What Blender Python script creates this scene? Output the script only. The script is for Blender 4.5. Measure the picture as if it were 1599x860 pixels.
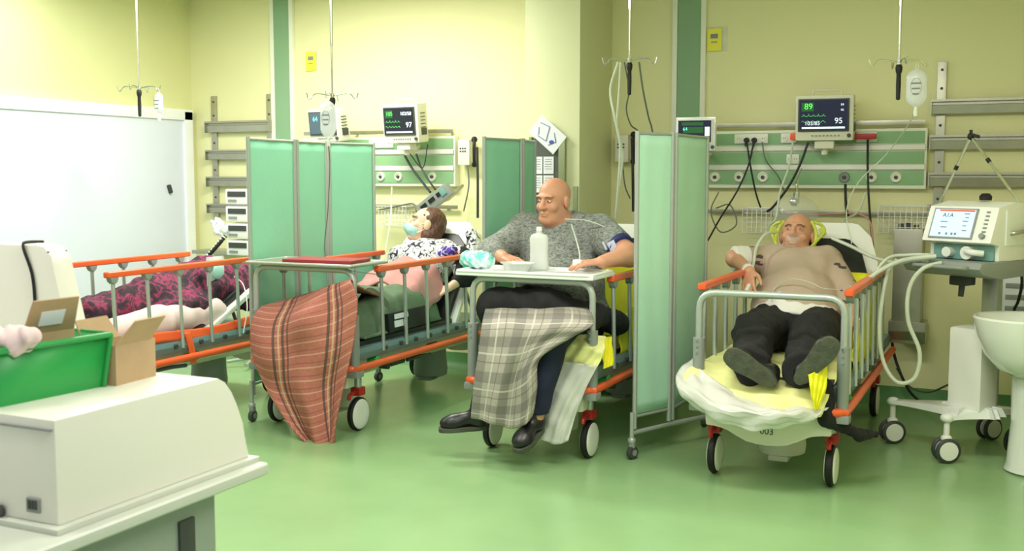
import bpy, bmesh, math, random
import numpy as np
from mathutils import Vector, Matrix, Euler
for o in list(bpy.data.objects): bpy.data.objects.remove(o)
S = bpy.context.scene
COL = S.collection
random.seed(4)
PI = math.pi
V = Vector

def lin(c):
    return tuple(((v/255.0)/12.92 if v/255.0 <= 0.04045 else ((v/255.0+0.055)/1.055)**2.4) for v in c)

# ------------------------------------------------------------------ camera
FPX = 1700.0
PAN = math.atan(795/FPX); PIT = math.atan(158/FPX)
CAM = V((0, 0, 1.5))
fw = V((-math.sin(PAN)*math.cos(PIT), math.cos(PAN)*math.cos(PIT), -math.sin(PIT)))
rt = V((math.cos(PAN), math.sin(PAN), 0)); up = rt.cross(fw)
cam = bpy.data.objects.new('camera', bpy.data.cameras.new('camera')); COL.objects.link(cam)
cam.data.sensor_width = 36; cam.data.lens = 36*FPX/1599; cam.data.clip_end = 60
cam.matrix_world = Matrix(((rt.x, up.x, -fw.x, CAM.x), (rt.y, up.y, -fw.y, CAM.y), (rt.z, up.z, -fw.z, CAM.z), (0, 0, 0, 1)))
cam.data.dof.use_dof = True; cam.data.dof.focus_distance = 5.9; cam.data.dof.aperture_fstop = 6.3
S.camera = cam
def at(px, py, Y):
    """point of the place on the depth Y that the photograph shows at px, py"""
    d = fw*FPX + rt*(px-799.5) + up*(430-py)
    return CAM + d*(Y/d.y)
def atz(px, py, z):
    d = fw*FPX + rt*(px-799.5) + up*(430-py)
    return CAM + d*((z-CAM.z)/d.z)

# ------------------------------------------------------------------ light
S.view_settings.view_transform = 'Standard'; S.view_settings.look = 'None'
S.view_settings.exposure = 0.0; S.view_settings.gamma = 1.0
w = bpy.data.worlds.new('world'); S.world = w; w.use_nodes = True
w.node_tree.nodes['Background'].inputs[0].default_value = (0.93, 1.0, 0.97, 1)
w.node_tree.nodes['Background'].inputs[1].default_value = 0.46
def area(name, loc, sx, sy, power, col=(1, 0.97, 0.88), rot=(0, 0, 0)):
    l = bpy.data.lights.new(name, 'AREA'); l.shape = 'RECTANGLE'; l.size = sx; l.size_y = sy
    l.energy = power; l.color = col
    o = bpy.data.objects.new(name, l); COL.objects.link(o); o.location = loc; o.rotation_euler = rot
    return o
area('ceiling_and_fill_light', (-4.35, 6.0, 2.90), 1.2, 0.5, 84, (1, 0.985, 0.90))
area('ceiling_and_fill_light', (-5.9, 4.9, 2.93), 0.5, 1.6, 29, (0.90, 0.97, 1))
area('ceiling_and_fill_light', (-3.2, 3.6, 2.93), 1.4, 0.6, 46)
area('ceiling_and_fill_light', (-1.0, 3.7, 2.93), 1.4, 0.6, 62)
area('ceiling_and_fill_light', (0.1, 1.4, 2.93), 1.2, 0.6, 40)  # added fill light to brighten the cream machine casing, not a known fitting
area('ceiling_and_fill_light', (-3.0, 1.2, 2.93), 1.6, 0.8, 34)

# ------------------------------------------------------------------ materials
def nt(name):
    m = bpy.data.materials.new(name); m.use_nodes = True
    return m, m.node_tree, m.node_tree.nodes['Principled BSDF']
def mat(name, col, rough=0.5, metal=0.0, var=0.0, scale=8.0, bump=0.0, bscale=40.0, trans=0.0, alpha=1.0, emit=None, es=1.0, coat=0.0, sss=0.0):
    m, t, b = nt(name); c = lin(col)
    b.inputs['Base Color'].default_value = (*c, 1); b.inputs['Roughness'].default_value = rough
    b.inputs['Metallic'].default_value = metal
    b.inputs['Transmission Weight'].default_value = trans; b.inputs['Alpha'].default_value = alpha
    if coat: b.inputs['Coat Weight'].default_value = coat
    if sss:
        b.inputs['Subsurface Weight'].default_value = sss; b.inputs['Subsurface Scale'].default_value = 0.02
    if emit:
        b.inputs['Emission Color'].default_value = (*lin(emit), 1); b.inputs['Emission Strength'].default_value = es
    tc = t.nodes.new('ShaderNodeTexCoord')
    if var:
        n = t.nodes.new('ShaderNodeTexNoise'); n.inputs['Scale'].default_value = scale; n.inputs['Detail'].default_value = 4
        t.links.new(tc.outputs['Object'], n.inputs['Vector'])
        r = t.nodes.new('ShaderNodeValToRGB')
        r.color_ramp.elements[0].position = 0.3; r.color_ramp.elements[1].position = 0.7
        r.color_ramp.elements[0].color = (*[v*(1-var) for v in c], 1); r.color_ramp.elements[1].color = (*[min(1, v*(1+var)) for v in c], 1)
        t.links.new(n.outputs['Fac'], r.inputs['Fac']); t.links.new(r.outputs['Color'], b.inputs['Base Color'])
    if bump:
        n = t.nodes.new('ShaderNodeTexNoise'); n.inputs['Scale'].default_value = bscale; n.inputs['Detail'].default_value = 3
        t.links.new(tc.outputs['Object'], n.inputs['Vector'])
        bp = t.nodes.new('ShaderNodeBump'); bp.inputs['Strength'].default_value = bump; bp.inputs['Distance'].default_value = 0.01
        t.links.new(n.outputs['Fac'], bp.inputs['Height']); t.links.new(bp.outputs['Normal'], b.inputs['Normal'])
    return m
def ramp_mat(name, stops, scale, rough=0.85, stretch=(1, 1, 1), kind='noise', detail=3.0, bump=0.0, dist=0.0):
    """cloth printed or knitted in several colours: hard steps of a noise or voronoi field"""
    m, t, b = nt(name); b.inputs['Roughness'].default_value = rough
    tc = t.nodes.new('ShaderNodeTexCoord'); mp = t.nodes.new('ShaderNodeMapping'); mp.inputs['Scale'].default_value = stretch
    t.links.new(tc.outputs['Object'], mp.inputs['Vector'])
    if kind == 'noise':
        n = t.nodes.new('ShaderNodeTexNoise'); n.inputs['Detail'].default_value = detail; n.inputs['Distortion'].default_value = dist; out = n.outputs['Fac']
    else:
        n = t.nodes.new('ShaderNodeTexVoronoi'); out = n.outputs['Distance']
    n.inputs['Scale'].default_value = scale
    t.links.new(mp.outputs['Vector'], n.inputs['Vector'])
    r = t.nodes.new('ShaderNodeValToRGB'); e = r.color_ramp.elements
    while len(e) < len(stops): e.new(0.5)
    for k, (p, c) in enumerate(stops):
        e[k].position = p; e[k].color = (*lin(c), 1)
    t.links.new(out, r.inputs['Fac']); t.links.new(r.outputs['Color'], b.inputs['Base Color'])
    if bump:
        bp = t.nodes.new('ShaderNodeBump'); bp.inputs['Strength'].default_value = bump; bp.inputs['Distance'].default_value = 0.01
        t.links.new(out, bp.inputs['Height']); t.links.new(bp.outputs['Normal'], b.inputs['Normal'])
    return m
def plaid(name, base, bands, rough=0.9, var=0.12):
    """woven cloth: bands = (axis 0/1, period, start, width, colour, mix) in UV metres"""
    m, t, b = nt(name); b.inputs['Roughness'].default_value = rough
    N = t.nodes.new; L = t.links.new
    uv = N('ShaderNodeTexCoord'); sp = N('ShaderNodeSeparateXYZ'); L(uv.outputs['UV'], sp.inputs[0])
    nz = N('ShaderNodeTexNoise'); nz.inputs['Scale'].default_value = 60; nz.inputs['Detail'].default_value = 3; L(uv.outputs['UV'], nz.inputs['Vector'])
    mx = N('ShaderNodeMix'); mx.data_type = 'RGBA'; L(nz.outputs['Fac'], mx.inputs[0])
    mx.inputs[6].default_value = (*[v*(1-var*2) for v in lin(base)], 1); mx.inputs[7].default_value = (*[min(1, v*(1+var*2)) for v in lin(base)], 1)
    cur = mx.outputs[2]
    for ax, per, st, wd, c, amt in bands:
        s = N('ShaderNodeMath'); s.operation = 'SUBTRACT'; s.inputs[1].default_value = st; L(sp.outputs[ax], s.inputs[0])
        d = N('ShaderNodeMath'); d.operation = 'DIVIDE'; d.inputs[1].default_value = per; L(s.outputs[0], d.inputs[0])
        f = N('ShaderNodeMath'); f.operation = 'FRACT'; L(d.outputs[0], f.inputs[0])
        l = N('ShaderNodeMath'); l.operation = 'LESS_THAN'; l.inputs[1].default_value = wd/per; L(f.outputs[0], l.inputs[0])
        q = N('ShaderNodeMath'); q.operation = 'MULTIPLY'; q.inputs[1].default_value = amt; L(l.outputs[0], q.inputs[0])
        x = N('ShaderNodeMix'); x.data_type = 'RGBA'; L(q.outputs[0], x.inputs[0]); L(cur, x.inputs[6]); x.inputs[7].default_value = (*lin(c), 1)
        cur = x.outputs[2]
    L(cur, b.inputs['Base Color'])
    bp = N('ShaderNodeBump'); bp.inputs['Strength'].default_value = 0.3; bp.inputs['Distance'].default_value = 0.004
    L(nz.outputs['Fac'], bp.inputs['Height']); L(bp.outputs['Normal'], b.inputs['Normal'])
    return m

M = {}
M['wall'] = mat('wall_paint', (234, 231, 180), 0.55, var=0.02, scale=1.5, bump=0.05, bscale=120)
M['wall_left'] = mat('wall_paint_left', (226, 224, 168), 0.55, var=0.02, scale=1.5)
M['pillar'] = mat('pillar_paint', (216, 219, 176), 0.55, var=0.02, scale=1.5)
M['ceil'] = mat('ceiling_white', (240, 240, 232), 0.8)
M['floor'] = mat('floor_vinyl', (142, 178, 126), 0.25, var=0.05, scale=2.5, bump=0.02, bscale=6)
M['cove'] = mat('cove_vinyl', (96, 144, 92), 0.4)
M['door'] = mat('door_laminate', (226, 230, 248), 0.35)
M['doorframe'] = mat('door_frame_white', (246, 247, 250), 0.4)
M['steel'] = mat('brushed_steel', (178, 176, 160), 0.35, 0.85, var=0.06, scale=12)
M['chrome'] = mat('chrome', (215, 216, 214), 0.18, 1.0)
M['tube'] = mat('grey_painted_tube', (176, 184, 178), 0.35, 0.35)
M['bars'] = mat('rail_bar_aluminium', (190, 198, 194), 0.32, 0.6)
M['orange'] = mat('orange_plastic', (240, 96, 46), 0.35, coat=0.2)
M['cream'] = mat('cream_plastic', (224, 222, 204), 0.42)
M['white'] = mat('white_plastic', (238, 238, 232), 0.4)
M['whiteg'] = mat('glossy_white', (236, 240, 236), 0.12, coat=0.5)
M['grey'] = mat('grey_plastic', (140, 146, 142), 0.45)
M['bluegrey'] = mat('blue_grey_deck', (112, 136, 140), 0.45, 0.2)
M['dgrey'] = mat('dark_grey_plastic', (62, 66, 64), 0.5)
M['black'] = mat('black_rubber', (18, 19, 20), 0.55)
M['mattress'] = mat('black_vinyl_mattress', (24, 26, 27), 0.45)
M['red'] = mat('red_plastic', (176, 36, 28), 0.4)
M['green'] = mat('sage_green_panel', (140, 182, 136), 0.5)
M['strip'] = mat('green_wall_strip', (134, 170, 134), 0.5)
M['offwhite'] = mat('offwhite_trim', (236, 238, 222), 0.4)
M['curtain'] = mat('mint_screen_fabric', (146, 214, 184), 0.75, var=0.03, scale=3, bump=0.1, bscale=30)
M['curtain2'] = mat('pale_mint_screen_fabric', (184, 230, 206), 0.75, var=0.03, scale=3, bump=0.1, bscale=30)
M['skin'] = mat('skin', (206, 148, 118), 0.5, var=0.06, scale=14, sss=0.15)
M['skin_pink'] = mat('skin_pink', (214, 158, 128), 0.5, var=0.07, scale=14, sss=0.15)
M['skin_pale'] = mat('skin_pale', (222, 184, 156), 0.5, var=0.05, scale=14, sss=0.15)
M['hair'] = mat('brown_hair', (88, 56, 40), 0.6, var=0.35, scale=60, bump=0.5, bscale=120)
M['hairg'] = mat('cropped_hair', (120, 96, 80), 0.8, var=0.2, scale=90)
M['eye'] = mat('eye_white', (225, 222, 212), 0.2)
M['lips'] = mat('lips', (176, 96, 84), 0.5)
M['navy'] = mat('navy_cloth', (24, 30, 56), 0.85, var=0.15, scale=10)
M['blackcloth'] = mat('black_cloth', (24, 24, 27), 0.85, var=0.3, scale=10, bump=0.5, bscale=22)
M['beige'] = mat('beige_jersey', (190, 168, 150), 0.85, var=0.05, scale=8, bump=0.4, bscale=18)
M['whitecloth'] = mat('white_cloth', (232, 230, 224), 0.85, var=0.03, bump=0.2, bscale=30)
M['pinkcloth'] = mat('dusty_pink_cloth', (184, 134, 130), 0.9, var=0.08, scale=12, bump=0.2, bscale=50)
M['pinkwhite'] = mat('pinkish_sheet', (232, 206, 204), 0.85, var=0.04, bump=0.2, bscale=20)
M['greencloth'] = mat('grey_green_cloth', (96, 118, 92), 0.9, var=0.12, scale=12, bump=0.2, bscale=50)
M['yellow'] = mat('yellow_sheet', (238, 232, 30), 0.5, var=0.05)
M['sole'] = mat('grey_green_shoe_sole', (74, 78, 64), 0.7, var=0.25, scale=30, bump=0.4, bscale=90)
M['leather'] = mat('black_leather', (22, 22, 24), 0.35, bump=0.1, bscale=60)
M['knit'] = ramp_mat('grey_melange_knit', [(0.30, (84, 88, 88)), (0.47, (122, 126, 122)), (0.6, (158, 162, 154)), (0.75, (108, 112, 110))], 60, stretch=(1, 1, 2.2), bump=0.3, dist=1.0)
M['gown'] = ramp_mat('black_and_white_print', [(0.40, (44, 44, 56)), (0.46, (212, 212, 214)), (0.53, (226, 224, 222)), (0.56, (60, 60, 74)), (0.59, (220, 220, 220)), (0.66, (206, 206, 210)), (0.70, (60, 60, 74))], 16, detail=1.5, dist=1.6)
M['purple'] = ramp_mat('purple_flower_print', [(0.4, (60, 40, 130)), (0.5, (210, 205, 220)), (0.58, (80, 52, 160))], 26, detail=1)
M['magenta'] = ramp_mat('magenta_and_black_pattern', [(0.42, (40, 22, 34)), (0.50, (74, 34, 54)), (0.56, (150, 44, 86)), (0.64, (60, 38, 52))], 17, detail=4, dist=0.8, bump=0.3)
M['plastic_sheet'] = mat('clear_plastic_sheet', (228, 228, 222), 0.22, alpha=0.72, bump=0.8, bscale=14, coat=0.3)
M['yellowsheet'] = mat('pale_yellow_sheet', (236, 236, 158), 0.5, var=0.06, scale=5, bump=0.7, bscale=12)
M['clear'] = mat('clear_plastic', (240, 246, 244), 0.1, alpha=0.2, coat=0.4)
M['clearbag'] = mat('clear_bag', (242, 244, 248), 0.2, alpha=0.66, coat=0.3)
M['bottle'] = mat('milky_plastic', (214, 218, 214), 0.3, alpha=0.93)
M['teal'] = ramp_mat('turquoise_plastic_pack', [(0.38, (96, 204, 204)), (0.5, (168, 230, 228)), (0.62, (226, 244, 242))], 22, rough=0.25, bump=0.5)
M['mask'] = mat('surgical_mask', (172, 218, 212), 0.8)
M['screen'] = mat('monitor_screen', (16, 18, 26), 0.2, emit=(24, 30, 50), es=1.0)
M['sgreen'] = mat('screen_green', (80, 220, 90), 0.4, emit=(110, 235, 110), es=1.0)
M['sgreen_d'] = mat('screen_green_dim', (20, 70, 30), 0.4, emit=(24, 84, 36), es=0.8)
M['scyan'] = mat('screen_cyan', (120, 230, 220), 0.4, emit=(120, 225, 215), es=1.0)
M['swhite'] = mat('screen_white', (220, 228, 240), 0.4, emit=(215, 225, 245), es=1.0)
M['slate'] = mat('washed_screen', (70, 86, 96), 0.25, emit=(60, 74, 84), es=0.6)
M['sblue'] = mat('ventilator_screen', (190, 208, 232), 0.25, emit=(176, 200, 232), es=0.75)
M['bin'] = mat('green_bin_plastic', (38, 158, 74), 0.4)
M['card'] = mat('cardboard', (188, 160, 122), 0.85, var=0.05, scale=20)
M['carddark'] = mat('cardboard_inside', (168, 140, 100), 0.85)
M['machine'] = mat('cream_machine_casing', (236, 234, 220), 0.4)
M['machine_dark'] = mat('desk_side_grey_green', (150, 162, 148), 0.5)
M['desk'] = mat('desk_laminate', (206, 210, 196), 0.4)
M['paper'] = mat('white_paper', (228, 232, 236), 0.8)
M['board'] = mat('notice_board', (86, 90, 84), 0.7)
M['boardframe'] = mat('notice_board_frame', (150, 158, 122), 0.4, 0.3)
M['stickyellow'] = mat('yellow_sign', (244, 236, 70), 0.5)
M['cable'] = mat('grey_green_cable', (96, 104, 92), 0.5)
M['tubing'] = mat('translucent_tubing', (214, 222, 204), 0.3, alpha=0.8)
M['tubeyellow'] = mat('yellow_green_mask', (214, 224, 84), 0.3, alpha=0.85)
M['ceramic'] = mat('ceramic', (232, 236, 228), 0.1, coat=0.6)
M['tealdark'] = mat('teal_valve_block', (120, 164, 156), 0.25)
M['blueprint'] = mat('blue_ink', (70, 90, 170), 0.7)
M['label'] = mat('grey_print', (134, 140, 148), 0.7)
M['cuff'] = mat('navy_pressure_cuff', (38, 38, 96), 0.7)
M['cuffw'] = mat('cuff_print', (196, 204, 226), 0.7)
M['trayred'] = mat('red_folder', (150, 44, 50), 0.5)

# ------------------------------------------------------------------ mesh builder
def rotm(d):
    d = V(d).normalized()
    return d.to_track_quat('Z', 'Y').to_matrix()
class MB:
    def __init__(s): s.b = bmesh.new(); s.mi = 0; s.uv = None
    def _f(s, vs):
        try:
            f = s.b.faces.new(vs); f.material_index = s.mi; return f
        except ValueError: return None
    def box(s, c, size, rot=None, bev=0.0, seg=2):
        t = bmesh.new(); bmesh.ops.create_cube(t, size=1)
        for v in t.verts: v.co = V((v.co.x*size[0], v.co.y*size[1], v.co.z*size[2]))
        if bev: bmesh.ops.bevel(t, geom=list(t.edges), offset=min(bev, min(size)*0.45), segments=seg, profile=0.7, affect='EDGES')
        R = (Euler(rot).to_matrix() if isinstance(rot, (tuple, list)) else rot) if rot is not None else None
        s._merge(t, c, R); return s
    def _merge(s, t, c, R=None):
        c = V(c); mp = {}
        for v in t.verts: mp[v] = s.b.verts.new((R @ v.co if R is not None else v.co) + c)
        for f in t.faces: s._f([mp[v] for v in f.verts])
        t.free()
    def cyl(s, a, b, r, r2=None, n=16, cap=True, bev=0):
        a = V(a); b = V(b); r2 = r if r2 is None else r2
        return s.rings([(a, r), (b, r2)], (b-a), n, cap)
    def rings(s, prs, axis, n=16, cap=True):
        R = rotm(axis); rows = []
        for p, r in prs:
            rr = r if isinstance(r, tuple) else (r, r)
            rows.append([s.b.verts.new(V(p) + R @ V((rr[0]*math.cos(2*PI*k/n), rr[1]*math.sin(2*PI*k/n), 0))) for k in range(n)])
        for i in range(len(rows)-1):
            for k in range(n): s._f([rows[i][k], rows[i][(k+1) % n], rows[i+1][(k+1) % n], rows[i+1][k]])
        if cap: s._f(list(reversed(rows[0]))); s._f(rows[-1])
        return s
    def lathe(s, c, prof, n=24, axis=(0, 0, 1), cap=True, sx=1.0):
        c = V(c); ax = V(axis).normalized()
        return s.rings([(c + ax*z, (r*sx, r)) for r, z in prof], ax, n, cap)
    def ell(s, c, r, R=None, n=16):
        t = bmesh.new(); bmesh.ops.create_uvsphere(t, u_segments=n, v_segments=max(6, n//2), radius=1)
        if not isinstance(r, (tuple, list)): r = (r, r, r)
        for v in t.verts: v.co = V((v.co.x*r[0], v.co.y*r[1], v.co.z*r[2]))
        s._merge(t, c, R); return s
    def tube(s, pts, r, n=8, smooth=True, sub=5, cap=True, closed=False):
        pts = [V(p) for p in pts]
        if smooth and len(pts) > 2:
            q = []
            for i in range(len(pts)-1):
                p0 = pts[i-1] if i else pts[0]*2-pts[1]; p1 = pts[i]; p2 = pts[i+1]
                p3 = pts[i+2] if i+2 < len(pts) else p2*2-p1
                for k in range(sub):
                    u = k/sub
                    q.append(0.5*((2*p1)+(p2-p0)*u+(2*p0-5*p1+4*p2-p3)*u*u+(3*p1-p0-3*p2+p3)*u**3))
            q.append(pts[-1]); pts = q
        rows = []; nrm = None; N_ = len(pts)
        for i, p in enumerate(pts):
            t = (pts[min(i+1, N_-1)]-pts[max(i-1, 0)]).normalized()
            if nrm is None: nrm = t.orthogonal().normalized()
            else:
                nrm = nrm - t*nrm.dot(t)
                nrm = nrm.normalized() if nrm.length > 1e-6 else t.orthogonal().normalized()
            bn = t.cross(nrm); rr = r(i/(N_-1)) if callable(r) else r
            rows.append([s.b.verts.new(p + nrm*rr*math.cos(2*PI*k/n) + bn*rr*math.sin(2*PI*k/n)) for k in range(n)])
        for i in range(len(rows)-1):
            for k in range(n): s._f([rows[i][k], rows[i][(k+1) % n], rows[i+1][(k+1) % n], rows[i+1][k]])
        if cap: s._f(list(reversed(rows[0]))); s._f(rows[-1])
        return s
    def bend(s, pts, rad, r, n=10):
        """polyline with rounded corners"""
        pts = [V(p) for p in pts]; out = [pts[0]]
        for i in range(1, len(pts)-1):
            a, b, c = pts[i-1], pts[i], pts[i+1]
            p = b+(a-b).normalized()*rad; q = b+(c-b).normalized()*rad
            for k in range(6):
                u = k/5; out.append(p*(1-u)**2+b*2*u*(1-u)+q*u*u)
        out.append(pts[-1])
        return s.tube(out, r, n, smooth=False)
    def prism(s, poly, axis, a0, a1, bev=0.0):
        """poly of 2-D points, extruded on axis 0/1/2 from a0 to a1"""
        def P(p, a): return {0: V((a, p[0], p[1])), 1: V((p[0], a, p[1])), 2: V((p[0], p[1], a))}[axis]
        t = bmesh.new()
        A = [t.verts.new(P(p, a0)) for p in poly]; B = [t.verts.new(P(p, a1)) for p in poly]; n = len(poly)
        t.faces.new(A); t.faces.new(list(reversed(B)))
        for k in range(n): t.faces.new([A[k], B[k], B[(k+1) % n], A[(k+1) % n]])
        bmesh.ops.recalc_face_normals(t, faces=t.faces)
        if bev: bmesh.ops.bevel(t, geom=list(t.edges), offset=bev, segments=2, profile=0.7, affect='EDGES')
        s._merge(t, (0, 0, 0)); return s
    def sheet(s, fn, nu, nv, us=1.0, vs=1.0):
        """fn(u,v) -> point; UV in metres"""
        uvl = s.b.loops.layers.uv.verify()
        g = [[s.b.verts.new(fn(i/nu, j/nv)) for i in range(nu+1)] for j in range(nv+1)]
        for j in range(nv):
            for i in range(nu):
                f = s._f([g[j][i], g[j][i+1], g[j+1][i+1], g[j+1][i]])
                if f:
                    for lp, (a, b) in zip(f.loops, ((i, j), (i+1, j), (i+1, j+1), (i, j+1))): lp[uvl].uv = (a/nu*us, b/nv*vs)
        return s
def bspl(grid, u, v):
    """smooth (Catmull-Rom) surface through a grid of control points, rows along v"""
    def cr(p, t):
        n = len(p)-1; x = min(max(t, 0), 1)*n; i = min(int(x), n-1); f = x-i
        p1 = V(p[i]); p2 = V(p[i+1]); p0 = V(p[i-1]) if i else p1*2-p2; p3 = V(p[i+2]) if i+2 <= n else p2*2-p1
        return 0.5*((2*p1)+(p2-p0)*f+(2*p0-5*p1+4*p2-p3)*f*f+(3*p1-p0-3*p2+p3)*f**3)
    return cr([cr(row, u) for row in grid], v)

def finish(me, smooth=True, ang=40):
    if not smooth: return
    me.polygons.foreach_set('use_smooth', [True]*len(me.polygons))
    bm = bmesh.new(); bm.from_mesh(me)
    for e in bm.edges:
        if len(e.link_faces) == 2 and e.calc_face_angle(0) > math.radians(ang): e.smooth = False
    bm.to_mesh(me); bm.free()
def link(name, mb, mats, parent=None, off=None, smooth=True, solid=0.0, ang=40, recalc=True):
    if isinstance(mats, (str,)) : mats = [mats]
    if isinstance(mb, MB):
        if recalc and not solid: bmesh.ops.recalc_face_normals(mb.b, faces=mb.b.faces)
        me = bpy.data.meshes.new(name); mb.b.to_mesh(me); mb.b.free()
        finish(me, smooth, ang)
    else: me = mb
    for k in mats: me.materials.append(M[k])
    if off is not None: me.transform(Matrix.Translation(-V(off)))
    o = bpy.data.objects.new(name, me); COL.objects.link(o)
    if parent is not None: o.parent = parent
    if solid:
        md = o.modifiers.new('thickness', 'SOLIDIFY'); md.thickness = solid; md.offset = 0
    return o
class Thing:
    """an Empty at the thing's base; parts are given in world coordinates (or local with world=False)"""
    def __init__(s, name, label, cat, loc=(0, 0, 0), group=None, world=True, rz=0.0):
        s.o = bpy.data.objects.new(name, None); COL.objects.link(s.o); s.o.location = loc; s.o.rotation_euler = (0, 0, rz)
        s.o.empty_display_size = 0.1
        s.o['label'] = label; s.o['category'] = cat
        if group: s.o['group'] = group
        s.loc = V(loc); s.world = world
    def part(s, name, mb, mats, parent=None, label=None, **k):
        o = link(name, mb, mats, parent or s.o, off=(s.loc if s.world else None), **k)
        if label: o['label'] = label
        return o
def solo(name, mb, mats, label, cat, loc=(0, 0, 0), group=None, **k):
    o = link(name, mb, mats, None, off=loc, **k); o.location = loc
    o['label'] = label; o['category'] = cat
    if group: o['group'] = group
    return o
def struct(name, mb, mats, parent=None, **k):
    o = link(name, mb, mats, parent, **k)
    if parent is None: o['kind'] = 'structure'
    return o
def dup(root, loc, label, rz=None, group=None):
    r = root.copy(); COL.objects.link(r); r.location = loc; r['label'] = label
    if rz is not None: r.rotation_euler = (0, 0, rz)
    if group: r['group'] = group
    for ch in list(root.children):
        c = ch.copy(); COL.objects.link(c); c.parent = r
        for g in ch.children:
            d = g.copy(); COL.objects.link(d); d.parent = c
    return r
def text(s, size, loc, R, mat_, T=None, parent=None, name='lettering', ext=0.0004):
    """flat lettering; R = 3x3 whose columns are reading direction, up, out"""
    cu = bpy.data.curves.new('t', 'FONT'); cu.body = s; cu.size = size; cu.align_x = 'CENTER'; cu.align_y = 'CENTER'; cu.extrude = ext
    ob = bpy.data.objects.new('t', cu); COL.objects.link(ob)
    dg = bpy.context.evaluated_depsgraph_get()
    me = bpy.data.meshes.new_from_object(ob.evaluated_get(dg)); bpy.data.objects.remove(ob)
    me.materials.clear()
    me.transform(Matrix.Translation(V(loc)) @ R.to_4x4())
    if T: return T.part(name, me, [mat_], parent)
    return link(name, me, [mat_], parent)
def basis(x, up_=(0, 0, 1)):
    x = V(x).normalized(); u = V(up_); u = (u-x*u.dot(x)).normalized(); n = x.cross(u)
    return Matrix((x, u, n)).transposed()

# ------------------------------------------------------------------ implicit bodies
def _cap(P, a, b, ra, rb):
    a = np.array(a); b = np.array(b); ab = b-a; L = max(1e-9, float(ab@ab))
    px, py, pz = P[0]-a[0], P[1]-a[1], P[2]-a[2]
    t = np.clip((px*ab[0]+py*ab[1]+pz*ab[2])/L, 0, 1)
    return np.sqrt((px-t*ab[0])**2+(py-t*ab[1])**2+(pz-t*ab[2])**2)-(ra+(rb-ra)*t)
def _ell(P, c, r, R):
    q = [P[0]-c[0], P[1]-c[1], P[2]-c[2]]
    if R is not None: q = [R[0][i]*q[0]+R[1][i]*q[1]+R[2][i]*q[2] for i in range(3)]
    k0 = np.sqrt((q[0]/r[0])**2+(q[1]/r[1])**2+(q[2]/r[2])**2)
    k1 = np.sqrt((q[0]/r[0]**2)**2+(q[1]/r[1]**2)**2+(q[2]/r[2]**2)**2)+1e-9
    return k0*(k0-1)/k1
def cap(a, b, ra, rb=None, k=0.03): return ('c', tuple(a), tuple(b), ra, ra if rb is None else rb, k)
def ell(c, r, R=None, k=0.03): return ('e', tuple(c), tuple(r) if isinstance(r, (tuple, list)) else (r, r, r), R, k)
def infl(prims, d, kk=None):
    out = []
    for p in prims:
        if p[0] == 'c': out.append(('c', p[1], p[2], p[3]+d, p[4]+d, kk or p[5]))
        elif p[0] == 'e': out.append(('e', p[1], tuple(v+d for v in p[2]), p[3], kk or p[4]))
    return out
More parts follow.
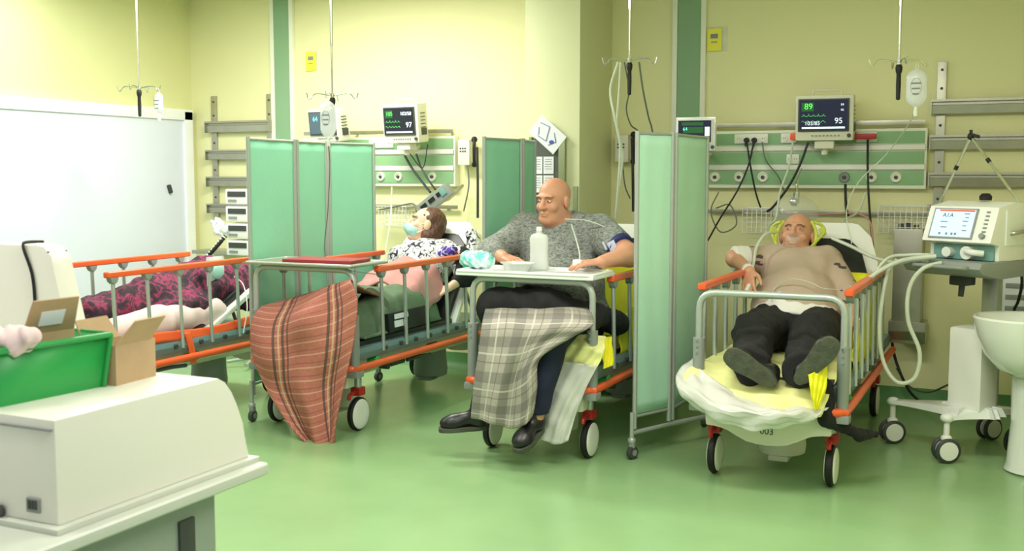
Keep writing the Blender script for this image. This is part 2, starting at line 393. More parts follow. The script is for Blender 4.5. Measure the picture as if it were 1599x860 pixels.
def sdf(name, prims, h, fold=0.0, ffreq=18.0, clips=(), subs=(), seed=0, fdir=(1, 1, 1)):
    lo = np.array([1e9]*3); hi = -lo
    for p in prims:
        if p[0] == 'c': pts = [np.array(p[1]), np.array(p[2])]; R_ = max(p[3], p[4])
        else: pts = [np.array(p[1])]; R_ = max(p[2])
        for q in pts: lo = np.minimum(lo, q-R_-3*h-fold); hi = np.maximum(hi, q+R_+3*h+fold)
    for pt, n_ in clips:      # cut the grid too when the plane is axis aligned
        n_ = np.array(n_, float)
        for a in range(3):
            if abs(n_[a]) > 0.999:
                if n_[a] > 0: hi[a] = min(hi[a], pt[a]+3*h)
                else: lo[a] = max(lo[a], pt[a]-3*h)
    dims = np.ceil((hi-lo)/h).astype(int)+1
    ax = [(lo[i]+h*np.arange(dims[i])).astype(np.float32) for i in range(3)]
    D = np.full(dims, 0.5, np.float32)
    def doit(p, sub=False):
        if p[0] == 'c': pts = [np.array(p[1]), np.array(p[2])]; R_ = max(p[3], p[4])
        else: pts = [np.array(p[1])]; R_ = max(p[2])
        l = np.minimum.reduce(pts)-R_-0.07; u = np.maximum.reduce(pts)+R_+0.07
        i0 = np.clip(np.floor((l-lo)/h).astype(int), 0, dims); i1 = np.clip(np.ceil((u-lo)/h).astype(int)+1, 0, dims)
        if np.any(i1 <= i0): return
        sl = tuple(slice(a, b) for a, b in zip(i0, i1))
        P = np.meshgrid(ax[0][sl[0]], ax[1][sl[1]], ax[2][sl[2]], indexing='ij', sparse=True)
        d = _cap(P, p[1], p[2], p[3], p[4]) if p[0] == 'c' else _ell(P, p[1], p[2], p[3])
        k = p[-1]; A = D[sl]
        if sub:
            D[sl] = np.maximum(A, -d)
        else:
            hh = np.maximum(k-np.abs(A-d), 0)/k
            D[sl] = np.minimum(A, d)-hh*hh*k*0.25
    for p in prims: doit(p)
    P = np.meshgrid(*ax, indexing='ij', sparse=True)
    if fold:
        f = ffreq; s_ = seed*1.7; x, y, z = P[0]*fdir[0], P[1]*fdir[1], P[2]*fdir[2]
        n_ = (np.sin(f*x+1.3*np.sin(f*0.7*y+s_)+s_)*np.sin(f*0.9*z+1.1*np.sin(f*0.6*x)+2*s_)
              + 0.6*np.sin(f*1.9*(x+y*0.6)+2*np.sin(f*0.8*z)+s_)*np.sin(f*1.3*y-f*0.9*z+s_))
        D += (fold*n_).astype(np.float32)
    for p in subs: doit(p, True)
    for pt, n_ in clips:
        n_ = np.array(n_, float); n_ /= np.linalg.norm(n_)
        D = np.maximum(D, ((P[0]-pt[0])*n_[0]+(P[1]-pt[1])*n_[1]+(P[2]-pt[2])*n_[2]).astype(np.float32))
    # surface nets
    s = D < 0
    D[0], D[-1] = np.abs(D[0]), np.abs(D[-1])
    cnt = np.zeros(dims-1, np.int8)
    for a in (0, 1):
        for b in (0, 1):
            for c in (0, 1): cnt += s[a:dims[0]-1+a, b:dims[1]-1+b, c:dims[2]-1+c]
    act = (cnt > 0) & (cnt < 8); I = np.argwhere(act)
    idx = -np.ones(dims-1, np.int32); idx[act] = np.arange(len(I))
    acc = np.zeros((len(I), 3)); num = np.zeros(len(I))
    for axn in range(3):
        o1, o2 = [q for q in range(3) if q != axn]
        for a in (0, 1):
            for b in (0, 1):
                off = np.zeros(3, int); off[o1] = a; off[o2] = b
                A = I+off; B = A.copy(); B[:, axn] += 1
                d0 = D[A[:, 0], A[:, 1], A[:, 2]]; d1 = D[B[:, 0], B[:, 1], B[:, 2]]
                c = (d0 < 0) != (d1 < 0); t = np.where(c, d0/np.where(c, d0-d1, 1), 0)
                q = (A-I).astype(float); q[:, axn] += t
                acc[c] += q[c]; num[c] += 1
    ve = lo+(I+acc/np.maximum(num, 1)[:, None])*h
    F = []
    for axn in range(3):
        o1, o2 = (axn+1) % 3, (axn+2) % 3
        sa = [slice(0, None)]*3; sb = [slice(0, None)]*3; sa[axn] = slice(0, -1); sb[axn] = slice(1, None)
        x = s[tuple(sa)] != s[tuple(sb)]; E = np.argwhere(x)
        E = E[(E[:, o1] > 0) & (E[:, o2] > 0) & (E[:, o1] < dims[o1]-1) & (E[:, o2] < dims[o2]-1)]
        def g(da, db):
            q = E.copy(); q[:, o1] -= da; q[:, o2] -= db
            return idx[q[:, 0], q[:, 1], q[:, 2]]
        f = np.stack([g(1, 1), g(0, 1), g(0, 0), g(1, 0)], 1)
        ins = s[E[:, 0], E[:, 1], E[:, 2]]
        f[~ins] = f[~ins][:, ::-1]; F.append(f)
    F = np.concatenate(F); F = F[(F >= 0).all(1)]
    me = bpy.data.meshes.new(name)
    me.vertices.add(len(ve)); me.vertices.foreach_set('co', ve.astype(np.float32).ravel())
    me.loops.add(F.size); me.loops.foreach_set('vertex_index', F.astype(np.int32).ravel())
    me.polygons.add(len(F)); me.polygons.foreach_set('loop_start', np.arange(0, F.size, 4, dtype=np.int32))
    me.polygons.foreach_set('use_smooth', np.ones(len(F), bool))
    me.update(calc_edges=True); me.validate()
    return me

def head_prims(c, face, upv, sc=1.0, k=0.018, male=True):
    f = V(face).normalized(); u = V(upv); u = (u-f*u.dot(f)).normalized(); x = f.cross(u)
    R = [[x[i], f[i], u[i]] for i in range(3)]
    def p(a, b, d): return V(c)+(x*a+f*b+u*d)*sc
    def s(*r): return tuple(v*sc for v in r)
    pr = [ell(p(0, -.014, .035), s(.078, .098, .088), R, k), ell(p(0, .018, -.03), s(.064, .074, .085), R, k),
          ell(p(0, .062, -.094), s(.03, .026, .022), R, k), cap(p(0, .088, .022), p(0, .112, -.02), .009*sc, .015*sc, .01),
          ell(p(.016, .1, -.022), s(.009, .01, .008), R, .006), ell(p(-.016, .1, -.022), s(.009, .01, .008), R, .006),
          ell(p(0, .078, .036), s(.056, .02, .012), R, .012), ell(p(.04, .062, -.022), s(.024, .024, .024), R, .015), ell(p(-.04, .062, -.022), s(.024, .024, .024), R, .015),
          ell(p(0, .088, -.052), s(.026, .011, .007), R, .004), ell(p(0, .086, -.064), s(.023, .011, .008), R, .004)]
    for q in (-1, 1):
        pr += [ell(p(q*.081, -.008, -.004), s(.011, .022, .034), R, .006), ell(p(q*.03, .078, .014), s(.015, .01, .008), R, .004)]
    return pr, p, R
def hand_prims(w_, d, n_, side=1, curl=0.35, sc=1.0, spread=0.06):
    d = V(d).normalized(); n_ = V(n_); n_ = (n_-d*n_.dot(d)).normalized(); l = d.cross(n_)*side
    w_ = V(w_); pr = []
    offs = [.032, .011, -.010, -.030]; Ls = [.92, 1.0, .94, .76]
    for o_, Lk in zip(offs, Ls):
        kn = w_+d*(.088 if Lk < .9 else .094)*sc+l*o_*sc
        pr.append(cap(w_+l*o_*0.5*sc, kn, .014*sc, .0115*sc, .012))
        a = kn; dd = (d+l*o_*spread/.03).normalized(); ang = 0.0
        for L_, r0, r1 in ((.042, .0100, .0092), (.027, .0092, .0084), (.021, .0084, .0072)):
            ang += curl
            q = dd*math.cos(ang)+n_*math.sin(ang); b = a+q*L_*Lk*sc
            pr.append(cap(a, b, r0*sc, r1*sc, .003)); a = b
    a = w_+d*.025*sc+l*.026*sc; b = a+(d*.6+l*.62+n_*.25).normalized()*.042*sc
    c = b+(d*.88+l*.3+n_*.3).normalized()*.032*sc; e = c+(d*.95+l*.05+n_*.3).normalized()*.026*sc
    pr += [cap(a, b, .016*sc, .0125*sc, .010), cap(b, c, .0115*sc, .0102*sc, .003), cap(c, e, .0102*sc, .0085*sc, .003)]
    return pr

# ================================================================== the room
WY = 7.40; LX = -6.50; RX = 0.34; CZ = 2.98
m = MB(); m.box(((LX+RX)/2, 3.0, -0.05), (RX-LX+0.2, 9.0, 0.1)); struct('floor', m, 'floor', smooth=False)
m = MB(); m.box(((LX+RX)/2, WY+0.06, CZ/2), (RX-LX+0.3, 0.12, CZ)); struct('wall_back', m, 'wall', smooth=False)
m = MB(); m.box((LX-0.06, 4.2, CZ/2), (0.12, 6.5, CZ)); struct('wall_left', m, 'wall_left', smooth=False)
m = MB(); m.box((RX+0.06, 5.4, CZ/2), (0.12, 4.1, CZ)); struct('wall_right', m, 'wall', smooth=False)
m = MB(); m.box(((LX+RX)/2, 4.4, CZ+0.06), (RX-LX+0.3, 6.2, 0.12)); struct('ceiling', m, 'ceil', smooth=False)
m = MB(); m.box((-2.874, 7.09, CZ/2), (0.396, 0.62, CZ), bev=0.004); struct('trim_1', m, 'pillar')          # pillar between the bays
for nm, x0, x1 in (('baseboard_back', -2.67, RX), ('baseboard_left', LX, -3.08)):
    m = MB(); m.prism([(WY, 0.0), (WY-0.05, 0.0), (WY-0.02, 0.03), (WY-0.008, 0.06), (WY-0.008, 0.125), (WY, 0.125)], 0, x0, x1); struct(nm, m, 'cove', ang=60)
m = MB(); m.box((-2.874, 6.775, 0.06), (0.41, 0.012, 0.12)); m.box((-2.672, 7.09, 0.06), (0.012, 0.62, 0.12)); struct('baseboard_right', m, 'cove')
# green service strips with pale edges
for k, (x0, x1) in enumerate(((-5.60, -5.45), (-2.19, -2.03))):
    m = MB(); m.box(((x0+x1)/2, WY-0.012, 2.3), (x1-x0, 0.024, 1.36)); o = struct('trim_%d' % (k+2), m, 'strip')
    m = MB(); m.box((x0-0.02, WY-0.016, 2.3), (0.035, 0.032, 1.36), bev=0.003); m.box((x1+0.02, WY-0.016, 2.3), (0.035, 0.032, 1.36), bev=0.003); struct('edge_moulding', m, 'offwhite', o)
# white door on the left wall
m = MB(); m.box((LX+0.02, 6.05, 1.0), (0.04, 2.42, 1.98), bev=0.004); door = struct('door_1', m, 'door')
m = MB(); m.box((LX+0.03, 7.29, 1.01), (0.06, 0.1, 2.04), bev=0.005); m.box((LX+0.03, 6.04, 2.0), (0.06, 2.6, 0.09), bev=0.005); m.box((LX+0.03, 4.79, 1.0), (0.06, 0.1, 2.0), bev=0.005)
struct('door_frame', m, 'doorframe', door)
hp = V((LX+0.055, 0, 0)); hd = CAM + (fw*FPX+rt*(265-799.5)+up*(430-295))*1.0; d_ = hd-CAM; hp = CAM+d_*((LX+0.05)/d_.x)
m = MB(); m.box(hp, (0.03, 0.028, 0.07), rot=(0.35, 0, 0), bev=0.004); struct('door_handle', m, 'dgrey', door)

# ================================================================== wall furniture
def wall_rail(name, x0, x1, z0, z1, label, group):
    T = Thing(name, label, 'wall rail', ((x0+x1)/2, WY, z0), group)
    h = z1-z0
    m = MB(); m.prism([(WY-0.018, z1), (WY-0.075, z1), (WY-0.075, z1-h*0.16), (WY-0.05, z1-h*0.2), (WY-0.05, z1-h*0.36), (WY-0.062, z1-h*0.4), (WY-0.055, z0+0.006), (WY-0.04, z0), (WY-0.018, z0)], 0, x0, x1)
    T.part('rail_channel', m, 'steel')
    for x in (x0-0.003, x1+0.003):
        m = MB(); m.box((x, WY-0.047, (z0+z1)/2), (0.006, 0.058, h*1.0)); T.part('end_cap', m, 'steel')
def upright(x, z0, z1, label):
    T = Thing('wall_upright', label, 'wall rail', (x, WY, z0), None)
    m = MB(); m.box((x, WY-0.009, (z0+z1)/2), (0.055, 0.018, z1-z0), bev=0.003); T.part('post_strip', m, 'steel')
    z = z1-0.05
    while z > z0:
        m = MB(); m.cyl((x, WY-0.022, z), (x, WY-0.012, z), 0.009, n=10); z -= 0.115; T.part('screw', m, 'dgrey')
NTH = ['topmost', 'second from the top', 'third from the top', 'lowest']
for k, (a, b) in enumerate(((1.945, 1.85), (1.705, 1.62), (1.48, 1.395), (1.25, 1.17))):
    wall_rail('wall_rail', -6.30, -5.64, b, a, 'short steel wall rail beside the white door, %s of its stack' % NTH[k], 'steel wall rails left')
upright(-6.25, 1.0, 2.16, 'steel upright strip behind the short rails, the one nearer the white door')
upright(-5.67, 1.0, 2.16, 'steel upright strip behind the short rails, next to the green wall strip')
for k, (a, b) in enumerate(((1.965, 1.87), (1.745, 1.65), (1.512, 1.42), (1.31, 1.23))):
    wall_rail('wall_rail', -0.535, RX-0.01, b, a, 'long steel wall rail above the ventilator, %s of its stack' % NTH[k], 'steel wall rails right')
upright(-0.484, 1.05, 2.2, 'steel upright strip behind the long rails above the ventilator')

def bed_head_unit(x0, x1, label, sockets, gases):
    z0 = 1.408; z1 = 1.79; f = WY-0.07
    T = Thing('bed_head_unit', label, 'bed-head unit', ((x0+x1)/2, WY, z0))
    m = MB(); m.box(((x0+x1)/2, WY-0.033, (z0+z1)/2), (x1-x0, 0.066, z1-z0), bev=0.006); T.part('housing', m, 'offwhite')
    for a, b in ((1.695, 1.772), (1.565, 1.645), (1.432, 1.522)):
        m = MB(); m.box(((x0+x1)/2, f+0.003, (a+b)/2), (x1-x0-0.03, 0.01, b-a), bev=0.002); T.part('green_panel', m, 'green', label='sage green panel')
    m = MB()
    for z in (1.67, 1.545): m.prism([(f-0.012, z-0.014), (f-0.012, z+0.014), (f, z+0.02), (f, z-0.02)], 0, x0+0.01, x1-0.01)
    T.part('ridge', m, 'white')
    m = MB(); m.box(((x0+x1)/2, f-0.0, 1.826), (x1-x0-0.03, 0.012, 0.03), bev=0.002)
    for q in range(4):
        x = x0+0.06+(x1-x0-0.12)*q/3; m.box((x, f+0.035, 1.826), (0.02, 0.07, 0.02))
    T.part('equipment_rail', m, 'steel')
    for (a, b, zc) in sockets:
        m = MB(); m.box(((a+b)/2, f-0.008, zc), (b-a, 0.014, 0.062), bev=0.004); so = T.part('socket_plate', m, 'white')
        n = max(2, round((b-a)/0.058))
        for q in range(n):
            x = a+(b-a)*(q+0.5)/n
            m = MB(); m.cyl((x, f-0.019, zc), (x, f-0.012, zc), 0.021, n=18); m.mi = 1
            for e in (-0.007, 0.007): m.cyl((x+e, f-0.021, zc), (x+e, f-0.018, zc), 0.0028, n=6)
            T.part('socket', m, ['offwhite', 'black'], so)
    for (x, style) in gases:
        m = MB(); m.lathe((x, f-0.002, 1.481), [(0.036, 0), (0.036, 0.006), (0.03, 0.014), (0.026, 0.014), (0.024, 0.008)], 22, axis=(0, -1, 0)); m.mi = 1
        m.lathe((x, f-0.008, 1.481), [(0.012, 0), (0.012, 0.014), (0.006, 0.016)], 12, axis=(0, -1, 0))
        T.part('gas_outlet', m, ['offwhite' if style else 'grey', 'dgrey'])
bed_head_unit(-1.98, -0.553, 'long green and white bed-head unit on the wall behind the man in beige', [(-1.77, -1.545, 1.737), (-1.46, -1.36, 1.737), (-0.98, -0.855, 1.737), (-1.42, -1.34, 1.60)],
              [(-1.90, 1), (-1.736, 1), (-1.575, 1), (-1.05, 0), (-0.882, 1), (-0.732, 1)])
bed_head_unit(-5.30, -3.905, 'long green and white bed-head unit on the wall behind the woman in the mask', [(-4.66, -4.44, 1.737), (-4.40, -4.30, 1.737)],
              [(-4.56, 1), (-4.40, 1), (-4.10, 1), (-4.9, 1)])

def monitor(c, w_, h_, rz, tilt, label, style, nums, face='cream', depth=0.13):
    T = Thing('patient_monitor', label, 'patient monitor', c, None, world=False, rz=rz)
    R = Euler((tilt, 0, 0)).to_matrix()
    def q(x, y, z): return R @ V((x, y, z))
    m = MB(); m.box(q(0, depth/2, 0), (w_, depth, h_), rot=R, bev=0.014); m.box(q(0, depth*0.9, -h_*0.05), (w_*0.8, depth*0.5, h_*0.8), rot=R, bev=0.02); T.part('casing', m, face)
    m = MB(); m.box(q(-0.004, -0.004, h_*0.06), (w_*0.88, 0.012, h_*0.72), rot=R, bev=0.004); bz = T.part('bezel', m, 'dgrey' if style != 'white' else 'white')
    m = MB(); m.box(q(-0.004, -0.0112, h_*0.07), (w_*0.82, 0.004, h_*0.64), rot=R); sc_ = T.part('screen', m, 'slate' if style == 'washed' else 'screen')
    Rt = R @ Matrix(((1, 0, 0), (0, 0, -1), (0, 1, 0)))
    for (s_, sz, x, z, mt) in nums:
        text(s_, sz, q(x*w_, -0.0145, z*h_), Rt, mt, T, sc_, name='reading')
    def bars(lst, mt, nm):
        mm = MB()
        for (x0, x1, z0, z1) in lst: mm.box(q((x0+x1)/2*w_, -0.0138, (z0+z1)/2*h_), ((x1-x0)*w_, 0.0012, (z1-z0)*h_), rot=R)
        T.part(nm, mm, mt, sc_)
    if style == 'dark':
        bars([(-0.39, -0.18, 0.15, 0.34)], 'sgreen_d', 'green_field')
        bars([(-0.38, 0.36, -0.235, -0.195)], 'swhite', 'status_bar')
        mm = MB()
        for row, z in enumerate((0.04, -0.08)):
            pts = []
            for k in range(34):
                t = k/33; x = -0.39+0.42*t; ph = (t*5) % 1
                pts.append(q(x*w_, -0.0140, (z+(0.055*math.exp(-((ph-.5)/.09)**2) if row == 0 else 0.02*math.sin(t*30)))*h_))
            mm.tube(pts, 0.0009, n=4, smooth=False)
        T.part('waveform', mm, 'sgreen', sc_)
    if style == 'white':
        bars([(-0.34, 0.2, 0.24, 0.34), (-0.3, 0.2, 0.02, 0.2)], 'sgreen_d', 'green_field')
        bars([(0.24, 0.36, -0.25, 0.2), (-0.36, -0.2, -0.2, -0.1)], 'swhite', 'side_menu')
    m = MB()
    for k in range(8): m.box(q((-0.2+k*0.065)*w_, -0.002, -0.39*h_), (0.012, 0.01, 0.008), rot=R, bev=0.002)
    T.part('button_row', m, 'grey')
    m = MB(); a = q(0.43*w_, 0.0, -0.39*h_); m.cyl(a, a+R @ V((0, -0.014, 0)), 0.012, n=14); T.part('dial', m, 'dgrey')
    if style != 'white':
        m = MB(); m.bend([q(-0.22*w_, depth*0.5, h_/2-0.005), q(-0.22*w_, depth*0.5, h_/2+0.03), q(0.28*w_, depth*0.5, h_/2+0.03), q(0.28*w_, depth*0.5, h_/2-0.005)], 0.012, 0.006); T.part('carry_handle', m, face)
        m = MB()
        for k in range(5): m.box(q(w_/2+0.001, depth*0.5, (0.25-k*0.09)*h_), (0.006, depth*0.45, 0.006), rot=R)
        m.box(q(w_/2+0.002, depth*0.55, -0.22*h_), (0.008, depth*0.5, 0.05), rot=R, bev=0.002); T.part('side_vent', m, 'dgrey')
    m = MB(); m.box(q(0, depth*0.5, -h_/2-0.03), (0.12, 0.09, 0.05), bev=0.01); m.cyl(q(0, depth*0.5, -h_/2-0.04), q(0, depth*0.5, -h_/2-0.09), 0.02); 
    m.tube([q(0, depth*0.5, -h_/2-0.08), q(0, depth*0.5+0.05, -h_/2-0.085), Matrix.Rotation(-rz, 3, 'Z') @ V((0, WY-0.05-c[1], -0.01-h_/2))], 0.014)
    T.part('bracket', m, 'cream')
    return T
P4 = at(1287, 184, 7.12)
monitor(P4, 0.355, 0.285, 0.06, 0.06, 'patient monitor reading 89 and 95, on the wall above the man in beige', 'dark',
        [('89', 0.052, -0.27, 0.25, 'sgreen'), ('103/85', 0.034, -0.2, -0.12, 'swhite'), ('95', 0.05, 0.25, -0.07, 'swhite'), ('99', 0.02, 0.31, 0.28, 'swhite'), ('46', 0.02, 0.31, 0.17, 'swhite')])
P2 = at(625, 193, 7.05)
monitor(P2, 0.32, 0.29, -0.08, 0.10, 'patient monitor reading 105 and 97, on the wall above the masked woman', 'dark',
        [('105', 0.042, -0.27, 0.25, 'sgreen'), ('102/58', 0.036, 0.2, 0.25, 'swhite'), ('97', 0.055, 0.27, -0.04, 'swhite')])
P1 = at(505, 196, 7.0)
monitor(P1, 0.30, 0.25, -0.12, 0.12, 'washed-out patient monitor reading 64 behind the left folding screen', 'washed', [('64', 0.05, -0.22, 0.2, 'scyan')])
P3 = at(1086, 209, 6.95)
monitor(P3, 0.26, 0.22, 0.10, 0.0, 'white framed patient monitor peeking over the right folding screen', 'white', [('64', 0.03, -0.25, 0.14, 'scyan')], face='whiteg', depth=0.06)

# yellow signs in clear holders
for (px, py, lab) in ((489, 95, 'small yellow sign on the wall above the washed-out monitor'), (1120, 61, 'small yellow sign in a clear holder beside the right green wall strip')):
    c = at(px, py, WY-0.004)
    T = Thing('wall_sign', lab, 'sign', (c.x, WY, c.z-0.08), 'yellow wall signs')
    m = MB(); m.box((c.x, WY-0.004, c.z), (0.14, 0.006, 0.165), bev=0.001); T.part('holder', m, 'clear')
    m = MB(); m.box((c.x-0.018, WY-0.009, c.z-0.004), (0.10, 0.003, 0.15)); p_ = T.part('yellow_card', m, 'stickyellow')
    m = MB(); m.box((c.x-0.02, WY-0.0115, c.z+0.02), (0.05, 0.001, 0.03)); m.box((c.x-0.02, WY-0.0115, c.z-0.02), (0.04, 0.001, 0.008)); T.part('print', m, 'label', p_)

# notice board on the pillar front with papers
fy = 6.78
c0 = at(832, 205, fy); c1 = at(884, 300, fy)
T = Thing('notice_board', 'grey notice board on the pillar behind the bald man', 'notice board', ((c0.x+c1.x)/2, fy, 1.1))
m = MB(); m.box(((c0.x+c1.x)/2, fy-0.012, 1.44), (c1.x-c0.x, 0.02, 0.60)); bd = T.part('board', m, 'board')
m = MB(); m.box((c1.x-0.02, fy-0.018, 1.44), (0.045, 0.034, 0.62), bev=0.003); m.box((c0.x-0.005, fy-0.018, 1.44), (0.02, 0.034, 0.62), bev=0.003); T.part('frame', m, 'boardframe')
for k in range(4):
    x = c0.x+0.045+0.082*(k % 2); z = 1.56-0.125*(k//2)
    m = MB(); m.box((x, fy-0.025, z), (0.074, 0.002, 0.115)); pg = T.part('pinned_paper', m, 'paper')
    m = MB()
    for q in range(5): m.box((x-0.004*(q % 2), fy-0.0268, z+0.04-q*0.016), (0.05, 0.0008, 0.003))
    T.part('print', m, 'label', pg)
c = at(855, 210, fy-0.035)
R = Matrix.Rotation(-0.62, 3, V((0, -1, 0))) if False else Euler((0, 0.70, 0)).to_matrix()
T = Thing('poster', 'crooked white poster with blue drawings hanging off the notice board', 'poster', c)
m = MB(); m.box(c, (0.235, 0.003, 0.15), rot=R); pp = T.part('sheet', m, 'paper')
m = MB()
for (a, b) in (((-.09, .03), (-.02, .05)), ((-.02, .05), (.02, -.04)), ((.02, -.04), (-.05, -.05)), ((.03, .04), (.08, .0)), ((.08, 0), (.05, -.05)), ((-.08, 0), (-.05, -.04))):
    m.tube([c+R @ V((a[0], -0.003, a[1])), c+R @ V((b[0], -0.003, b[1]))], 0.0022, n=5)
m.ell(c+R @ V((0.055, -0.002, -0.02)), (0.018, 0.0015, 0.014))
T.part('blue_drawing', m, 'blueprint', pp)
# narrow strip on the pillar
c = at(902, 300, 6.78)
m = MB(); m.box((-2.70, 6.772, 1.27), (0.03, 0.014, 0.30), bev=0.003); solo('wall_strip', m, 'boardframe', 'narrow grey corner strip low on the pillar beside the bald man', 'trim', (-2.70, 6.779, 1.1))

# ================================================================== ceiling drip hangers
def hanger(base, top, label, cab=None):
    T = Thing('infusion_hanger', label, 'infusion hanger', base, 'infusion hangers')
    b = V(base); t = V((b.x, b.y, CZ))
    m = MB(); m.cyl(b+V((0, 0, 0.30)), t, 0.0095, n=10); m.cyl(b+V((0, 0, 0.0)), b+V((0, 0, 0.34)), 0.0065, n=10); T.part('pole', m, 'chrome')
    m = MB(); m.box(t-V((0, 0, 0.02)), (0.07, 0.07, 0.04), bev=0.008); T.part('ceiling_trolley', m, 'white')
    m = MB(); m.lathe(b-V((0, 0, 0.20)), [(0.004, 0), (0.011, 0.004), (0.013, 0.08), (0.012, 0.14), (0.017, 0.155), (0.019, 0.175), (0.014, 0.19), (0.006, 0.195)], 12); T.part('grip', m, 'black')
    m = MB()
    for a in (0.0, PI/2, PI, 3*PI/2):
        d = V((math.cos(a+0.35), math.sin(a+0.35), 0))
        m.tube([b+d*0.005, b+d*0.06+V((0, 0, 0.012)), b+d*0.11+V((0, 0, 0.012)), b+d*0.135+V((0, 0, -0.015)), b+d*0.15+V((0, 0, -0.015)), b+d*0.16+V((0, 0, 0.02))], 0.0035, n=6)
    m.lathe(b-V((0, 0, 0.01)), [(0.013, 0), (0.013, 0.025)], 12); T.part('hook_cross', m, 'chrome')
    return T
def drip_bag(p, label, h=0.24, w_=0.11, kind='drip_bag'):
    p = V(p); T = Thing(kind, label, 'infusion bag', p-V((0, 0, h)), 'infusion bags')
    def fn(sgn):
        def f(u, v):
            z = -v*h; t = min(v/0.18, 1)**0.6*min((1-v)/0.22, 1)**0.55
            x = (u-0.5)*w_*(0.25+0.75*t)
            y = sgn*0.026*math.sin(PI*u)**0.7*t
            return p+V((x, y, z))
        return f
    m = MB(); m.sheet(fn(1), 12, 16); m.sheet(fn(-1), 12, 16); bmesh.ops.remove_doubles(m.b, verts=m.b.verts, dist=0.0006); T.part('bag', m, 'clearbag')
    m = MB(); m.tube([p+V((0, 0, -0.005)), p+V((-0.008, 0, 0.014)), p+V((0, 0, 0.028)), p+V((0.008, 0, 0.014)), p+V((0, 0, -0.004))], 0.002, n=5); T.part('hanging_loop', m, 'white')
    m = MB()
    for q in range(3): m.box(p+V((0, -0.0275, -h*0.38-q*0.028)), (0.05-q*0.008, 0.001, 0.008))
    m.tube([p+V((0.028*math.cos(a), -0.0265, -h*0.47+0.045*math.sin(a))) for a in [k*PI/8 for k in range(17)]], 0.001, n=4, smooth=False)
    T.part('print', m, 'label')
    m = MB(); m.cyl(p-V((0, 0, h)), p-V((0, 0, h+0.02)), 0.009, n=10); m.cyl(p-V((0, 0, h+0.02)), p-V((0, 0, h+0.05)), 0.013, 0.011, n=10); T.part('port', m, 'white')
    return T
h1 = at(217, 138, 6.0); h2 = at(519, 150, 5.6); h3 = at(983, 95, 6.2); h4 = at(1404, 98, 6.3)
hanger(h1, None, 'ceiling drip hanger in front of the white door')
hanger(h2, None, 'ceiling drip hanger over the left folding screen')
hanger(h3, None, 'ceiling drip hanger with looped hoses beside the right green wall strip')
hanger(h4, None, 'ceiling drip hanger over the man in beige')
drip_bag(h1+V((0.135, 0.05, -0.03)), 'empty white infusion bag on the hanger by the white door', h=0.15, w_=0.075)
drip_bag(at(512, 158, 5.55), 'plump white infusion bag hanging before the washed-out monitor', h=0.22, w_=0.115)
drip_bag(at(1432, 108, 6.28), 'clear infusion bag with printed label on the hanger over the man in beige', h=0.20, w_=0.105)
# drip line below bag 2
a = at(512, 215, 5.55); m = MB(); m.tube([a, at(515, 260, 5.6), at(512, 330, 5.65), at(508, 400, 5.7), at(540, 420, 5.75), at(600, 430, 5.9)], 0.0028, n=6)
solo('infusion_line', m, 'cable', 'thin infusion line hanging down in front of the left folding screen', 'tube', a)
a = at(1428, 172, 6.28); m = MB(); m.tube([a, at(1418, 195, 6.4), at(1385, 240, 6.7), at(1340, 285, 6.75), at(1322, 330, 6.7), at(1330, 380, 6.5)], 0.0032, n=6)
solo('infusion_line', m, 'tubing', 'clear infusion line falling from the bag over the man in beige', 'tube', a)
# hoses on hanger 3
for k, (pts, mt, r) in enumerate(([((965, 97), 6.15), ((955, 140), 6.15), ((958, 175), 6.15), ((966, 215), 6.2), ((966, 270), 6.25), ((962, 340), 6.3)],'tubing', 0.0065),
                         ([((985, 97), 6.18), ((978, 150), 6.2), ((982, 180), 6.2), ((996, 203), 6.25), ((1003, 212), 6.35)],'cable', 0.004)) if False else []: pass
HO = [([(965, 97, 6.15), (953, 140, 6.15), (960, 185, 6.15), (968, 225, 6.2), (966, 280, 6.25), (961, 340, 6.3)], 'tubing', 0.0075, 'pale hose looping down from the hoseladen hanger, outermost'),
      ([(969, 97, 6.2), (966, 150, 6.2), (963, 200, 6.2), (972, 240, 6.25), (968, 290, 6.3)], 'tubing', 0.0065, 'pale hose hanging straight down from the hanger, beside the outermost'),
      ([(975, 97, 6.22), (982, 140, 6.25), (978, 170, 6.3), (985, 195, 6.35), (1000, 215, 6.45), (1000, 300, 6.5)], 'cable', 0.0045, 'thin grey green cable curling behind the folding screen top'),
      ([(998, 97, 6.2), (1004, 140, 6.25), (1012, 180, 6.35), (1020, 215, 6.45), (1022, 300, 6.5)], 'cable', 0.0055, 'dark straight cable from the hanger to behind the folding screen')]
for pts, mt, r, lab in HO:
    m = MB(); m.tube([at(*p) for p in pts], r, n=8); solo('hanging_hose', m, mt, lab, 'tube', at(*pts[0]))

